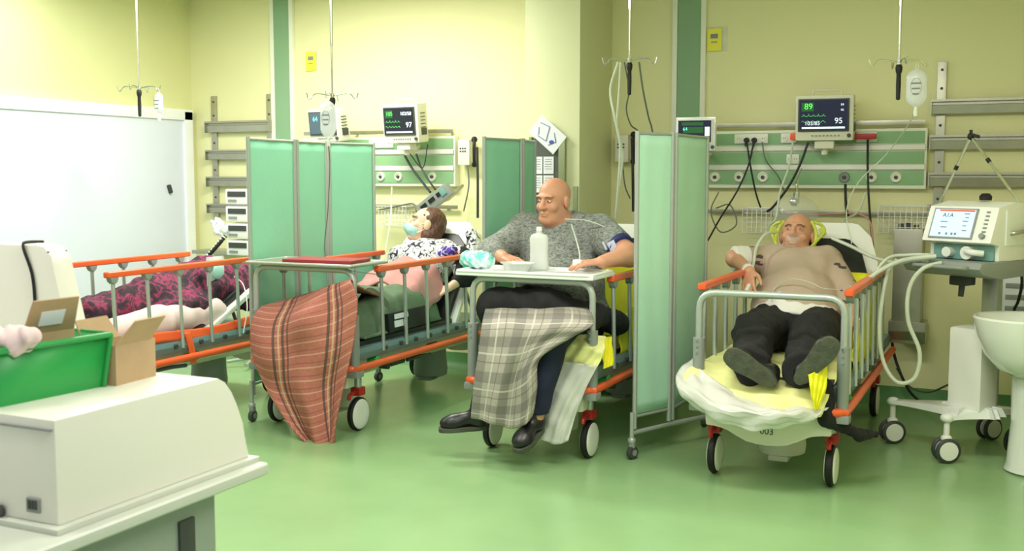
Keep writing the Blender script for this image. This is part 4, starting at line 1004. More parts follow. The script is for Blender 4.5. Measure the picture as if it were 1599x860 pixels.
# ================================================================== wash basin
BC = V((0.075, 5.95, 0))
T = Thing('wash_basin', 'white ceramic wash basin on a pedestal at the right edge', 'wash basin', BC)
def basin(u, v):
    pass
m = MB()
prof_o = [(0.10, 0.50), (0.16, 0.53), (0.22, 0.60), (0.262, 0.70), (0.278, 0.765), (0.282, 0.785), (0.275, 0.795), (0.262, 0.79), (0.24, 0.74), (0.18, 0.67), (0.08, 0.645), (0.012, 0.642)]
m.rings([(BC+V((0, 0, z)), (r*1.0, r*0.86)) for r, z in prof_o], (0, 0, 1), 40, True); T.part('bowl', m, 'ceramic')
m = MB(); m.box(BC+V((0.13, 0.0, 0.74)), (0.26, 0.40, 0.10), bev=0.03); m.box(BC+V((0.2, 0.0, 0.83)), (0.14, 0.36, 0.1), bev=0.02); T.part('back_ledge', m, 'ceramic')
m = MB(); m.rings([(BC+V((0.04, 0.06, z)), (r, r*1.0)) for r, z in ((0.135, 0.0), (0.15, 0.01), (0.14, 0.04), (0.125, 0.25), (0.13, 0.5), (0.15, 0.6), (0.16, 0.66))], (0, 0, 1), 28, True); T.part('pedestal', m, 'ceramic')
m = MB(); m.tube([BC+V((0.19, 0, 0.86)), BC+V((0.17, 0, 0.95)), BC+V((0.10, 0, 0.97)), BC+V((0.04, 0, 0.94)), BC+V((0.04, 0, 0.91))], 0.012); T.part('tap', m, 'chrome')

# ================================================================== small wall things
def basket(px0, py0, px1, py1, label, grp, dark=()):
    a = at(px0, py1, 7.3); b = at(px1, py0, 7.3)
    T = Thing('wire_basket', label, 'wire basket', ((a.x+b.x)/2, WY, a.z), grp)
    w_ = b.x-a.x; h = b.z-a.z; d = 0.14; y1 = WY-0.02; y0 = y1-d
    m = MB()
    n = max(3, round(w_/0.032)); r = 0.0022
    for k in range(n+1):
        x = a.x+w_*k/n; m.tube([V((x, y1, b.z)), V((x, y1, a.z)), V((x, y0, a.z)), V((x, y0, b.z))], r, n=4, smooth=False)
    nz_ = max(2, round(h/0.035))
    for k in range(nz_+1):
        z = a.z+h*k/nz_; m.tube([V((a.x, y1, z)), V((a.x, y0, z)), V((b.x, y0, z)), V((b.x, y1, z)), V((a.x, y1, z))], r*(1.8 if k == nz_ else 1), n=4, smooth=False)
    T.part('wire_cage', m, 'white')
    if dark:
        m = MB()
        for (fx, w2, h2) in dark: m.box((a.x+w_*fx, y0+0.05, a.z+h2/2+0.006), (w2, 0.05, h2), bev=0.004)
        T.part('contents', m, 'dgrey')
    return T
basket(1162, 325, 1215, 362, 'white wire basket on the wall beside the right folding screen', None)
basket(1372, 322, 1452, 362, 'white wire basket with dark packets on the wall near the ventilator', None, ((0.45, .03, .05), (0.6, .04, .06), (0.75, .03, .045)))
basket(592, 322, 640, 350, 'white wire basket on the wall behind the masked woman', None)
for (x0, x1, lab) in ((-1.95, -0.45, 'thin wall rail with pink hose under the right bed-head unit'), (-5.2, -3.9, 'thin wall rail under the bed-head unit behind the masked woman')):
    T = Thing('lower_wall_rail', lab, 'wall rail', ((x0+x1)/2, WY, 1.235))
    m = MB(); m.box(((x0+x1)/2, WY-0.04, 1.25), (x1-x0, 0.010, 0.028), bev=0.002); T.part('rail_bar', m, 'steel')
    m = MB()
    for k in range(4): m.box((x0+0.1+(x1-x0-0.2)*k/3, WY-0.018, 1.25), (0.03, 0.036, 0.02))
    T.part('spacer', m, 'steel')
hose([(1225, 332, 7.2), (1260, 336, 7.15), (1300, 334, 7.15), (1340, 334, 7.15), (1360, 350, 7.1), (1362, 400, 7.0)], 0.006, 'pinkcloth', 'pinkish hose running along the wall behind the backrest of the man in beige', 'hose')
# clear domed collector above the man in beige
c = at(1243, 332, 7.12)
T = Thing('suction_jar', 'clear domed suction jar on the wall right above the man in beige', 'jar', c-V((0, 0, 0.05)))
m = MB(); m.lathe(c-V((0, 0, 0.05)), [(0.12, 0), (0.145, 0.03), (0.14, 0.08), (0.10, 0.13), (0.05, 0.155), (0.02, 0.16)], 28); T.part('dome', m, 'clear')
m = MB(); m.cyl(c+V((0, 0, 0.06)), c+V((0, 0, 0.13)), 0.02, n=14); m.ell(c+V((-0.01, -0.03, 0.07)), (0.028, 0.02, 0.028)); m.tube([c+V((0, 0, .12)), c+V((0, 0, .2)), c+V((0.01, 0.1, .28))], 0.006); T.part('connector', m, 'chrome')
# cables at the right unit
CB = [([(1166, 222, 7.29), (1172, 260, 7.25), (1180, 300, 7.25), (1188, 325, 7.25)], 'black', .006, 'black cable crossing down from the left socket of the right bed-head unit'),
      ([(1177, 222, 7.29), (1168, 260, 7.24), (1150, 300, 7.2), (1125, 340, 7.2), (1105, 376, 7.2)], 'black', .006, 'black cable swinging left from the paired sockets towards the folding screen'),
      ([(1190, 222, 7.29), (1196, 250, 7.26), (1215, 275, 7.24), (1225, 300, 7.24)], 'cable', .004, 'thin grey cable beside the paired black plugs'),
      ([(1262, 222, 7.12), (1250, 255, 7.1), (1232, 290, 7.1), (1208, 322, 7.1), (1198, 330, 7.15)], 'black', .008, 'thick black cable from under the monitor over the man in beige'),
      ([(1355, 218, 7.28), (1355, 270, 7.24), (1358, 330, 7.2), (1366, 412, 7.15)], 'black', .007, 'long straight black cable right of the monitor over the man in beige'),
      ([(1320, 288, 7.26), (1321, 320, 7.2), (1324, 336, 7.15)], 'black', .009, 'short thick black cable hanging from the grey gas outlet'),
      ([(1238, 222, 7.2), (1232, 260, 7.15), (1218, 300, 7.1), (1212, 340, 6.95), (1200, 352, 6.85)], 'tubing', .007, 'pale tube falling from the orange clip beside the monitor'),
      ([(1247, 270, 7.2), (1244, 300, 7.15), (1243, 322, 7.12)], 'tubing', .006, 'pale tube above the clear suction jar'),
      ([(1122, 300, 7.25), (1110, 330, 7.22), (1125, 362, 7.2), (1150, 350, 7.2), (1140, 320, 7.22), (1118, 325, 7.24)], 'cable', .0045, 'coiled grey green cable beside the right folding screen'),
      ([(1352, 300, 7.2), (1340, 330, 7.1), (1315, 345, 6.9)], 'tubing', .006, 'short pale tube right of the suction jar'),
      ([(668, 225, 7.1), (660, 262, 7.1), (640, 240, 7.05)], 'black', .004, 'thin black lead looping behind the monitor reading 105'),
      ([(632, 243, 7.1), (645, 265, 7.1), (660, 285, 7.05), (672, 300, 7.0)], 'black', .009, 'thick black lead under the monitor reading 105, the left one'),
      ([(650, 240, 7.1), (658, 262, 7.1), (672, 285, 7.05), (680, 296, 7.0)], 'black', .007, 'thick black lead under the monitor reading 105, the right one'),
      ([(730, 258, 7.3), (732, 290, 7.28), (724, 330, 7.25)], 'cable', .006, 'grey cable hanging from the wall telephone behind the masked woman'),
      ([(745, 230, 7.25), (746, 280, 7.2), (746, 340, 7.15)], 'black', .010, 'thick black hose hanging beside the middle folding screen'),
      ([(612, 292, 7.2), (610, 340, 7.1), (604, 380, 6.9), (598, 410, 6.7)], 'tubing', .006, 'clear tube hanging at the right edge of the left folding screen'),
      ([(590, 328, 7.25), (620, 322, 7.2), (645, 318, 7.1), (650, 330, 6.9)], 'cable', .006, 'grey cable arching over the head of the masked woman'),
      ([(972, 256, 7.25), (976, 290, 7.22), (984, 310, 7.2)], 'cable', .005, 'grey cable hanging from the wall telephone beside the right folding screen'),
      ([(987, 215, 7.2), (988, 260, 7.2), (989, 330, 7.1)], 'black', .010, 'black coiled lead beside the right folding screen')]
for pts, mt, r, lab in CB:
    m = MB(); m.tube([at(*p) for p in pts], r, n=8); solo('cable', m, mt, lab, 'cable', at(*pts[0]))
# plugs
for px, lab in ((1166, 'left one of the paired black plugs in the right bed-head unit'), (1178, 'right one of the paired black plugs in the right bed-head unit')):
    c = at(px, 219, 7.31); m = MB(); m.cyl(c, c+V((0, -0.03, 0)), 0.019, 0.015, n=14); m.cyl(c+V((0, -0.02, 0)), c+V((0, -0.025, -0.04)), 0.008); solo('power_plug', m, 'black', lab, 'plug', c, 'paired black plugs')
c = at(1340, 213, 7.28); m = MB(); m.box(c, (0.22, 0.06, 0.035), bev=0.008); solo('orange_adapter', m, 'red', 'red brown clamp bar in the socket right of the monitor over the man in beige', 'clamp', c)
c = at(1239, 213, 7.25); m = MB(); m.box(c, (0.035, 0.06, 0.05), bev=0.01); solo('orange_clip', m, 'orange', 'orange clip left of the monitor over the man in beige', 'clip', c)
def wall_phone(px, py, label):
    c = at(px, py, 7.33); T = Thing('wall_telephone', label, 'telephone', c, None)
    m = MB(); m.box(c+V((0, 0.01, 0)), (0.10, 0.09, 0.19), bev=0.012); m.mi = 1
    for k in range(6): m.box(c+V((-0.025+0.02*(k % 3), -0.037, 0.03-0.022*(k//3))), (0.012, 0.004, 0.010))
    T.part('base_box', m, ['cream', 'dgrey'])
    m = MB(); m.tube([c+V((0.09, -0.03, 0.09)), c+V((0.095, -0.045, 0.05)), c+V((0.095, -0.045, -0.03)), c+V((0.09, -0.03, -0.09))], 0.013, n=10); m.ell(c+V((0.085, -0.02, 0.095)), (0.024, 0.024, 0.024)); m.ell(c+V((0.085, -0.02, -0.09)), (0.022, 0.022, 0.022)); T.part('handset', m, 'black')
wall_phone(973, 232, 'wall telephone with black handset beside the right folding screen')
wall_phone(727, 238, 'wall telephone with black handset left of the middle folding screen')
# infusion pump behind the woman, tilted
c = at(680, 312, 6.95)
T = Thing('tilted_monitor_stand', 'tilted grey device panel above the head of the masked woman', 'device', c)
R = Euler((0.1, -0.62, 0)).to_matrix()
m = MB(); m.box(c, (0.30, 0.07, 0.10), rot=R, bev=0.012); b_ = T.part('casing', m, 'grey')
m = MB(); 
for k in range(3): m.box(c+R @ V((-0.09+0.08*k, -0.038, 0.01)), (0.055, 0.004, 0.03), rot=R)
T.part('window', m, 'mattress', b_)
m = MB(); m.box(c+R @ V((0.10, -0.038, 0.005)), (0.05, 0.006, 0.05), rot=R, bev=0.003); T.part('green_label', m, 'tealdark', b_)
m = MB(); m.tube([c+V((0, 0.03, 0)), c+V((0.02, 0.15, 0.0)), V((c.x+0.03, WY-0.08, c.z+0.1))], 0.012); T.part('bracket', m, 'steel')
# pump tower behind the left screen
c = at(388, 352, 6.75)
T = Thing('syringe_pump_tower', 'stack of white pumps peeking out left of the left folding screen', 'pump tower', V((c.x, c.y, 0)))
m = MB(); m.cyl(V((c.x+.02, c.y+0.03, 0.06)), V((c.x+.02, c.y+0.03, 1.42)), 0.018); 
for k in range(5): a = k*2*PI/5; m.tube([V((c.x+.02, c.y+.03, 0.08)), V((c.x+.02+0.22*math.cos(a), c.y+.03+0.22*math.sin(a), 0.05))], 0.014)
T.part('pole', m, 'bars')
for k in range(4):
    z = 1.33-0.13*k
    m = MB(); m.box((c.x, c.y-0.04, z), (0.24, 0.16, 0.115), bev=0.012); pb = T.part('pump', m, 'white')
    m = MB(); m.box((c.x-0.01, c.y-0.122, z+0.02), (0.17, 0.004, 0.04)); T.part('pump_display', m, 'dgrey', pb)
    m = MB(); m.box((c.x-0.05, c.y-0.122, z-0.03), (0.08, 0.005, 0.018)); T.part('pump_keys', m, 'grey', pb)
c = at(342, 385, 6.5)
T = Thing('coiled_tubing', 'white wrapped hose slanting beside the pump stack', 'tube', c)
m = MB(); P_ = [at(320, 405, 6.45), at(338, 385, 6.5), at(352, 368, 6.55)]; m.tube(P_, 0.016, n=10); T.part('hose', m, 'black')
m = MB()
for k in range(9):
    p = P_[0].lerp(P_[2], (k+0.5)/9); d = (P_[2]-P_[0]).normalized(); m.cyl(p-d*0.005, p+d*0.005, 0.019, n=10)
T.part('white_ring', m, 'white')
c = at(340, 352, 6.6); m = sdf('x', [ell(c, (.05, .05, .06)), ell(c+V((.03, 0, -.04)), (.05, .04, .04))], 0.006, fold=0.01, ffreq=60); solo('plastic_bag', m, 'clearbag', 'crumpled clear plastic bag beside the pump stack', 'bag', c)
c = at(322, 392, 7.0); m = MB(); m.box(V((c.x, WY-0.15, c.z-0.02)), (0.5, 0.28, 0.03), bev=0.005); solo('wall_shelf', m, 'steel', 'grey shelf on the wall in the corner by the white door', 'shelf', (c.x, WY, c.z))

# ================================================================== people
def person(name, label, loc, body, skin, h=0.0055, group=None):
    T = Thing(name, label, 'person', loc)
    T.part('body', sdf('body', body, h), skin)
    return T
def limb(a, b, c, r):   # two segments, three radii
    return [cap(a, b, r[0], r[1], .03), cap(b, c, r[1]*.96, r[2], .03)]
def face_parts(T, p, R, look=1.0):
    ez = .006*look
    Rm = Matrix([[R[i][j] for j in range(3)] for i in range(3)])
    for s_ in (-1, 1):
        m = MB(); m.ell(p(s_*.031, .083, .012), (0.0115, 0.0105, ez), R=Rm, n=14); m.mi = 1; m.ell(p(s_*.031, .0905, .012), (0.005, 0.004, ez*.8), R=Rm, n=10)
        T.part('eye', m, ['eye', 'mattress'])
def brows(T, p, mt):
    for s_ in (-1, 1):
        m = MB(); m.tube([p(s_*.048, .084, .028), p(s_*.032, .094, .034), p(s_*.014, .096, .030)], 0.0035, n=6); T.part('eyebrow', m, mt)
def shoe(T, heel, toe, up_, label=None):
    """heel and toe = centres of the sole ends, up_ = from sole to instep"""
    heel = V(heel); toe = V(toe); d = (toe-heel).normalized(); u = V(up_); u = (u-d*u.dot(d)).normalized(); l = d.cross(u); L = (toe-heel).length
    def P(a, b, c): return heel+d*a+l*b+u*c
    pr = [ell(P(0, 0, .035), (.044, .044, .04), [[l[i], d[i], u[i]] for i in range(3)], .03), cap(P(0, 0, .06), P(0.0, 0, .10), .040, .043, .03), cap(P(0.02, 0, .055), P(L*.72, 0.004, .035), .038, .040, .03),
          ell(P(L*.86, .004, .028), (.053, .064, .040), [[l[i], d[i], u[i]] for i in range(3)], .03)]
    T.part('shoe', sdf('shoe', pr, 0.006, clips=[(tuple(P(0, 0, .006)), tuple(-u))]), 'leather')
    out = []
    n = 36
    for k in range(n):
        a = 2*PI*k/n; x = math.cos(a); y = math.sin(a); t = (x+1)/2
        wd = 0.034+0.018*(t**1.2)-0.007*math.exp(-((t-.42)/.14)**2)
        out.append((-0.040+(L+0.088)*t, y*wd/ max(0.35, 1) if True else 0))
    out = [(o[0], (1 if o[1] > 0 else -1)*abs(o[1]/1.0)**1.0) for o in out]
    # squarer ends
    out = []
    for k in range(n):
        a = 2*PI*k/n; x = math.cos(a); y = math.sin(a); x = math.copysign(abs(x)**0.75, x); y = math.copysign(abs(y)**0.75, y); t = (x+1)/2
        wd = 0.041+0.019*t-0.007*math.exp(-((t-.42)/.14)**2)
        out.append((-0.040+(L+0.088)*t, y*wd))
    m = MB(); m.prism(out, 2, -0.014, 0.010, bev=0.004)
    m2 = Matrix((d, l, u)).transposed()
    for v in m.b.verts: v.co = heel+m2 @ v.co
    so = T.part('shoe_sole', m, 'sole')
    return P

# ---------------------------------------------------------------- man in beige (right stretcher)
h, hp4, R4 = head_prims((-1.205, 6.58, 1.13), (-0.02, -0.90, 0.36), (0, 0.4, 0.9), 1.16)
sL, eL, wL = V((-1.34, 6.50, 0.985)), V((-1.525, 6.36, 1.005)), V((-1.385, 6.13, 0.955))
sR, eR, wR = V((-1.02, 6.50, 0.985)), V((-0.87, 6.30, 0.83)), V((-0.81, 6.08, 0.72))
hipL, hipR = V((-1.235, 6.10, 0.645)), V((-0.985, 6.10, 0.645))
kL, kR = V((-1.235, 5.62, 0.675)), V((-0.94, 5.62, 0.685))
aL, aR = V((-1.135, 5.17, 0.60)), V((-0.905, 5.17, 0.60))
torso4 = [ell((-1.10, 6.12, .66), (.19, .15, .13)), cap((-1.10, 6.12, .68), (-1.15, 6.36, .82), .165, .17, .05), ell((-1.135, 6.27, .79), (.215, .19, .165), None, .06), ell((-1.14, 6.20, .75), (.22, .17, .15), None, .06), cap((-1.22, 6.42, .915), (-1.09, 6.42, .915), .13, .13, .05), cap(sL, sR, .075, .075, .06)]
neck4 = [cap((-1.165, 6.51, 1.0), (-1.20, 6.57, 1.09), .062, .058, .03)]
hand4 = hand_prims(wL, (0.10, -0.62, -0.55), (0.4, 0.3, -0.9), 1, 0.3, 1.0)+hand_prims(wR, (0.05, -0.8, -0.55), (-0.9, 0, 0.2), 1, 0.3, 1.0)
armsL = limb(sL, eL, wL, (.062, .048, .030)); armsR = limb(sR, eR, wR, (.062, .050, .030))
legs4 = [cap(hipL, kL, .095, .068, .04), cap(kL, aL, .066, .042, .03), cap(hipR, kR, .095, .068, .04), cap(kR, aR, .066, .042, .03)]
T4 = person('person', 'heavyset person in beige jersey and black trousers lying on the right stretcher', (-1.08, 6.0, 0.55), torso4+neck4+h+armsL+armsR+hand4+legs4, 'skin_pink')
face_parts(T4, hp4, R4, .6); brows(T4, hp4, 'hairg')
T4.part('jersey', sdf('jersey', infl(torso4, .022)+infl([cap(sL, sL.lerp(eL, .80), .068, .058, .03)], .016)+infl([cap(sR, eR, .068, .056, .03), cap(eR, eR.lerp(wR, .35), .054, .05, .03)], .014), .008, fold=.0045, ffreq=20,
       clips=[((0, 6.06, .70), (0, -0.75, -0.75))], subs=[ell((-1.185, 6.50, 1.06), (.085, .07, .055))]), 'beige')
T4.part('undershirt', sdf('undershirt', infl([ell((-1.11, 6.10, .68), (.215, .17, .145)), ell((-1.14, 6.22, .76), (.215, .18, .16), None, .06)], .02), .008, fold=.004, ffreq=24, clips=[((0, 6.20, .80), (0, .7, .7)), ((0, 5.98, .70), (0, -.75, -.7))], seed=2), 'whitecloth')
T4.part('trousers', sdf('trousers', [ell((-1.11, 6.06, .655), (.235, .16, .15), None, .05), cap(hipL, kL, .135, .108, .045), cap(kL, aL+V((-.01, -.03, -.015)), .104, .090, .03), cap(hipR, kR, .135, .108, .045), cap(kR, aR+V((0, -.03, -.015)), .104, .090, .03)], .008, fold=.008, ffreq=34,
       clips=[((0, 6.13, .76), (0, .8, .6)), ((0, 5.125, .6), (0, -1, 0))], seed=3), 'blackcloth')
shoe(T4, at(1200, 592, 5.06), at(1146, 558, 5.03), (0.05, 1, 0.1))
shoe(T4, at(1252, 588, 5.06), at(1295, 541, 5.03), (-0.05, 1, 0.1))
d = (eL-sL).normalized()
m = MB(); c = sL.lerp(eL, .86); m.lathe(c-d*.05, [(.064, 0), (.080, .008), (.079, .04), (.074, .09), (.058, .10)], 24, axis=d); T4.part('bandage', m, 'whitecloth', label='white bandage roll on the upper arm')
d = (wL-eL).normalized(); m = MB(); c = eL.lerp(wL, .93); m.lathe(c-d*.015, [(.031, 0), (.036, .004), (.036, .028), (.031, .032)], 20, axis=d); T4.part('wrist_band', m, 'whitecloth')
m = MB()
for k in range(5):
    q = eR.lerp(sR, -0.05+.18*k); dd = (sR-eR).normalized(); o1 = dd.orthogonal().normalized(); o2 = dd.cross(o1)
c = wL+V((0.02, -0.10, -0.09)); m = MB(); m.box(c, (.022, .055, .03), rot=(0.7, 0, -0.2), bev=.008); solo('finger_sensor', m, 'white', 'white finger sensor on the hand of the man in beige', 'sensor', c)
M['beige_stripe'] = ramp_mat('beige_and_dark_dashes', [(.40, (188, 166, 148)), (.60, (188, 166, 148)), (.63, (70, 60, 60)), (.70, (92, 74, 76))], 9, stretch=(1, 1, 4.5), detail=1)
T4.part('sleeve', sdf('sl', [cap(sL.lerp(eL, .12), sL.lerp(eL, .62), .092, .078, .03)], .008, fold=.004, ffreq=24), 'beige_stripe', label='sleeve with dark dashes')
T4.part('sleeve', sdf('sl', [cap(sR.lerp(eR, .15), eR, .092, .072, .03), cap(eR, eR.lerp(wR, .45), .071, .062)], .008, fold=.005, ffreq=24), 'beige_stripe', label='sleeve with dark dashes')
# oxygen mask with yellow green harness
c = hp4(0, 0, 0)
T = Thing('oxygen_mask', 'yellow green breathing mask harness around the head of the man in beige', 'mask', hp4(0, .10, -.09))
m = MB(); 
for dx in (0,):
    pts = [hp4(.115*math.sin(a)*(1.0), .035, .005+.125*math.cos(a)) for a in [2.2+k*(2*PI-1.2*2+0.6)/18 for k in range(19)]]
pts = [hp4(.100*math.sin(a), .02, -.01+.118*math.cos(a)) for a in [0.75+k*(2*PI-1.5)/22 for k in range(23)]]
m.tube(pts, lambda t: .011, n=8, smooth=False); T.part('harness', m, 'tubeyellow')
for s_ in (-1, 1):
    m = MB(); m.tube([hp4(s_*.085, .03, .07), hp4(s_*.12, .01, .06), hp4(s_*.135, .0, .03), hp4(s_*.11, .02, -.02), hp4(s_*.085, .05, -.07)], .009, n=8); m.box(hp4(s_*.125, .0, .03), (.035, .012, .05), rot=(0, s_*.5, 0), bev=.005); T.part('side_port', m, 'tubeyellow')
m = MB(); m.ell(hp4(0, .085, -.05), (.045, .045, .05)); T.part('mask_shell', m, 'clear')
hose([(1213, 362, 6.5), (1195, 366, 6.4), (1182, 385, 6.35), (1177, 410, 6.3), (1172, 430, 6.25)], .009, 'tubing', 'pale tube running from the mask over the shoulder of the man in beige')
hose([(1300, 372, 6.5), (1330, 385, 6.4), (1365, 402, 6.3), (1410, 412, 6.1), (1450, 408, 5.98)], .010, 'tubing', 'pale tube from the mask across the backrest to the ventilator')
hose([(1205, 470, 5.95), (1210, 450, 6.05), (1235, 436, 6.02), (1262, 440, 6.02), (1285, 450, 6.0), (1308, 452, 5.9)], .003, 'tubing', 'thin lead lying across the belly of the man in beige')

# ---------------------------------------------------------------- bald man (middle stretcher)
h, hp3, R3 = head_prims((-2.435, 5.77, 1.345), (-0.22, -0.96, -0.10), (0, -0.08, 1), 1.08)
sL, eL, wL = V((-2.65, 5.86, 1.165)), V((-2.77, 5.65, 1.055)), V((-2.615, 5.485, 1.035))
sR, eR, wR = V((-2.185, 5.86, 1.165)), V((-1.93, 5.64, 1.06)), V((-2.02, 5.455, 1.035))
hipL, hipR = V((-2.48, 5.72, .66)), V((-2.22, 5.72, .66))
kL, kR = V((-2.46, 5.10, .665)), V((-2.14, 5.07, .69))
aL, aR = V((-2.535, 5.03, .26)), V((-2.215, 5.02, .25))
torso3 = [ell((-2.35, 5.80, .68), (.22, .17, .14)), cap((-2.36, 5.80, .72), (-2.41, 5.86, .98), .19, .18, .06), ell((-2.38, 5.755, .86), (.235, .195, .19), None, .06), cap((-2.50, 5.86, 1.03), (-2.34, 5.86, 1.06), .15, .15, .05), cap(sL, sR, .085, .085, .06), ell((-2.42, 5.87, 1.18), (.15, .10, .09), None, .05)]
neck3 = [cap((-2.425, 5.84, 1.16), (-2.435, 5.79, 1.28), .088, .080, .03), ell((-2.45, 5.735, 1.245), (.06, .05, .04), None, .03)]
armL3 = limb(sL, eL, wL, (.075, .055, .032)); armR3 = limb(sR, eR, wR, (.078, .062, .034))
hand3 = hand_prims(wL, (0.80, -0.45, -0.08), (0.1, 0.1, -1), 1, .22)+hand_prims(wR, (-0.85, -0.5, -0.06), (-0.1, 0.1, -1), -1, .22)
legs3 = [cap(hipL, kL, .10, .07, .04), cap(kL, aL, .066, .04, .03), cap(hipR, kR, .10, .07, .04), cap(kR, aR, .066, .04, .03)]
T3 = person('person', 'bald person in a grey melange tunic sitting on the middle stretcher, legs hanging', (-2.35, 5.75, .53), torso3+neck3+h+armL3+armR3+hand3+legs3, 'skin')
face_parts(T3, hp3, R3); brows(T3, hp3, 'hairg')
T3.part('tunic', sdf('tunic', infl(torso3, .022)+infl([cap(sL, eL, .08, .062, .03), cap(eL, eL.lerp(wL, .45), .06, .052, .03)], .016)+infl([cap(sR, sR.lerp(eR, .55), .085, .08, .03)], .018)+[ell((-2.35, 5.74, .72), (.25, .20, .10), None, .05)], .008, fold=.005, ffreq=17,
       clips=[((0, 0, .66), (0, 0, -1))], subs=[ell((-2.43, 5.79, 1.275), (.10, .12, .07))], seed=5), 'knit')
T3.part('trousers', sdf('trousers', [ell((-2.35, 5.76, .645), (.22, .16, .12), None, .05), cap(hipL, kL, .118, .088, .045), cap(kL, aL, .086, .056, .03), cap(hipR, kR, .118, .088, .045), cap(kR, aR, .086, .058, .03)], .008, fold=.004, ffreq=24,
       clips=[((0, 0, .28), (0, 0, -1))], seed=6), 'navy')
P = shoe(T3, (-2.215, 5.05, .19), (-2.235, 4.90, .135), (0, .25, 1))
P = shoe(T3, (-2.545, 5.04, .175), (-2.70, 4.97, .165), (0, -.05, 1))
d = (eR-sR).normalized(); m = MB(); c = sR.lerp(eR, .66); m.lathe(c-d*.06, [(.072, 0), (.088, .006), (.088, .05), (.084, .10), (.070, .106)], 26, axis=d); cf = T3.part('pressure_cuff', m, 'cuff', label='navy pressure cuff')
m = MB(); nn = V((-.1, -1, .15)).normalized(); m.box(c+nn*.087, (.045, .006, .055), rot=(0, -0.5, 0), bev=.002); m.box(c+nn*.086+V((-.045, 0, .0)), (.012, .006, .05), rot=(0, -0.5, 0), bev=.002); T3.part('cuff_print', m, 'cuffw', cf)
# bib of cables
hose([(882, 342, 5.65), (920, 345, 5.7), (960, 362, 5.75), (985, 375, 5.8)], .0035, 'tubing', 'thin clear line from the shoulder of the bald man to the right')
hose([(892, 350, 5.6), (900, 375, 5.58), (905, 395, 5.5), (905, 408, 5.42)], .004, 'tubing', 'thin clear line hanging down the chest of the bald man')
c = at(902, 410, 5.40); m = MB(); m.box(c, (.05, .035, .035), bev=.01); solo('finger_sensor', m, 'white', 'white clip sensor by the hand of the bald man on the tray', 'sensor', c)

# ---------------------------------------------------------------- masked woman (second stretcher)
hc = at(664, 353, 6.74)
h, hp2, R2 = head_prims(hc, (-0.80, -0.50, 0.33), (0.30, 0.42, 0.86), 1.12)
sL, sR = at(624, 400, 6.62), at(716, 400, 6.64)
eR, wR = at(727, 432, 6.50), at(700, 450, 6.36)
eL, wL = at(612, 432, 6.55), at(640, 446, 6.35)
pv = V((-3.73, 6.30, .63)); ch = at(666, 410, 6.56)
hipL, hipR = pv+V((-.11, -.03, 0)), pv+V((.11, -.03, 0)); kL, kR = V((-3.88, 5.86, .66)), V((-3.60, 5.86, .66)); aL, aR = V((-3.90, 5.44, .60)), V((-3.66, 5.44, .60))
torso2 = [ell(pv, (.18, .14, .12)), cap(pv, ch, .14, .14, .05), cap(sL.lerp(sR, .25), sL.lerp(sR, .75), .095, .095, .05), ell(ch, (.17, .13, .12), None, .05), cap(sL, sR, .058, .058, .05)]
nk = (sL+sR)/2
T2 = person('person', 'person with brown hair and pale surgical mask lying on the second stretcher', pv-V((0, 0, .1)),
            torso2+[cap(nk+V((0, 0, .02)), hp2(0, -.02, -.07), .052, .05, .03)]+h+limb(sL, eL, wL, (.05, .04, .026))+limb(sR, eR, wR, (.05, .04, .026))+hand_prims(wR, (-.55, -.7, -.35), (-.3, .2, -.9), -1, .35, .95)+hand_prims(wL, (.75, -.6, -.2), (0, 0, -1), 1, .35, .95)
            + [cap(hipL, kL, .09, .06, .04), cap(kL, aL, .058, .04, .03), cap(hipR, kR, .09, .06, .04), cap(kR, aR, .058, .04, .03), cap(aL, aL+V((0, -.05, .12)), .035, .03), cap(aR, aR+V((0, -.05, .12)), .035, .03)], 'skin_pale')
face_parts(T2, hp2, R2, .6); brows(T2, hp2, 'hair')
Rm = [[R2[i][j] for j in range(3)] for i in range(3)]
T2.part('hair', sdf('hair', [ell(hp2(0, -.03, .045), (.093, .108, .098), R2, .02), ell(hp2(.0, -.075, -.03), (.085, .06, .09), R2, .04), ell(hp2(.06, -.03, -.06), (.035, .05, .06), R2, .04), ell(hp2(-.06, -.03, -.06), (.035, .05, .06), R2, .04)], .006, fold=.004, ffreq=70,
        subs=[ell(hp2(0, .085, -.025), (.075, .085, .085), R2), cap(hp2(-.02, .06, .05), hp2(.02, .06, .05), .035, .035)], seed=3), 'hair')
T2.part('face_mask', sdf('mask', [ell(hp2(0, .055, -.045), (.070, .070, .060), R2, .02), ell(hp2(0, .10, -.030), (.036, .038, .042), R2, .02)], .005, clips=[(tuple(hp2(0, .03, 0)), tuple(-(hp2(0, 1, 0)-hp2(0, 0, 0)))), (tuple(hp2(0, 0, .006)), tuple(hp2(0, 0, 1)-hp2(0, 0, 0)))]), 'mask')
m = MB()
for s_ in (-1, 1):
    m.tube([hp2(s_*.055, .05, -.02), hp2(s_*.078, .0, .01), hp2(s_*.084, -.02, .0), hp2(s_*.07, .02, -.05), hp2(s_*.05, .05, -.07)], .002, n=5)
T2.part('mask_loop', m, 'white')
T2.part('top', sdf('top', infl(torso2, .02)+infl([cap(sL, eL, .055, .048, .03), cap(sR, sR.lerp(eR, .9), .056, .05, .03)], .014), .007, fold=.005, ffreq=24, subs=[ell(nk+V((-.03, -.05, .06)), (.07, .06, .055))], seed=8), 'gown')
m = sdf('x', [ell(at(696, 396, 6.50), (.06, .035, .05)), ell(at(706, 390, 6.50), (.04, .03, .03))], .006, fold=.006, ffreq=60); T2.part('purple_collar', m, 'purple')
T2.part('sleeve', sdf('sl', [cap(sR+V((.02, 0, -.005)), eR, .07, .066), cap(eR, eR.lerp(wR, .3), .062, .056)], .007, fold=.006, ffreq=30, seed=9), 'blackcloth', label='black sleeve')

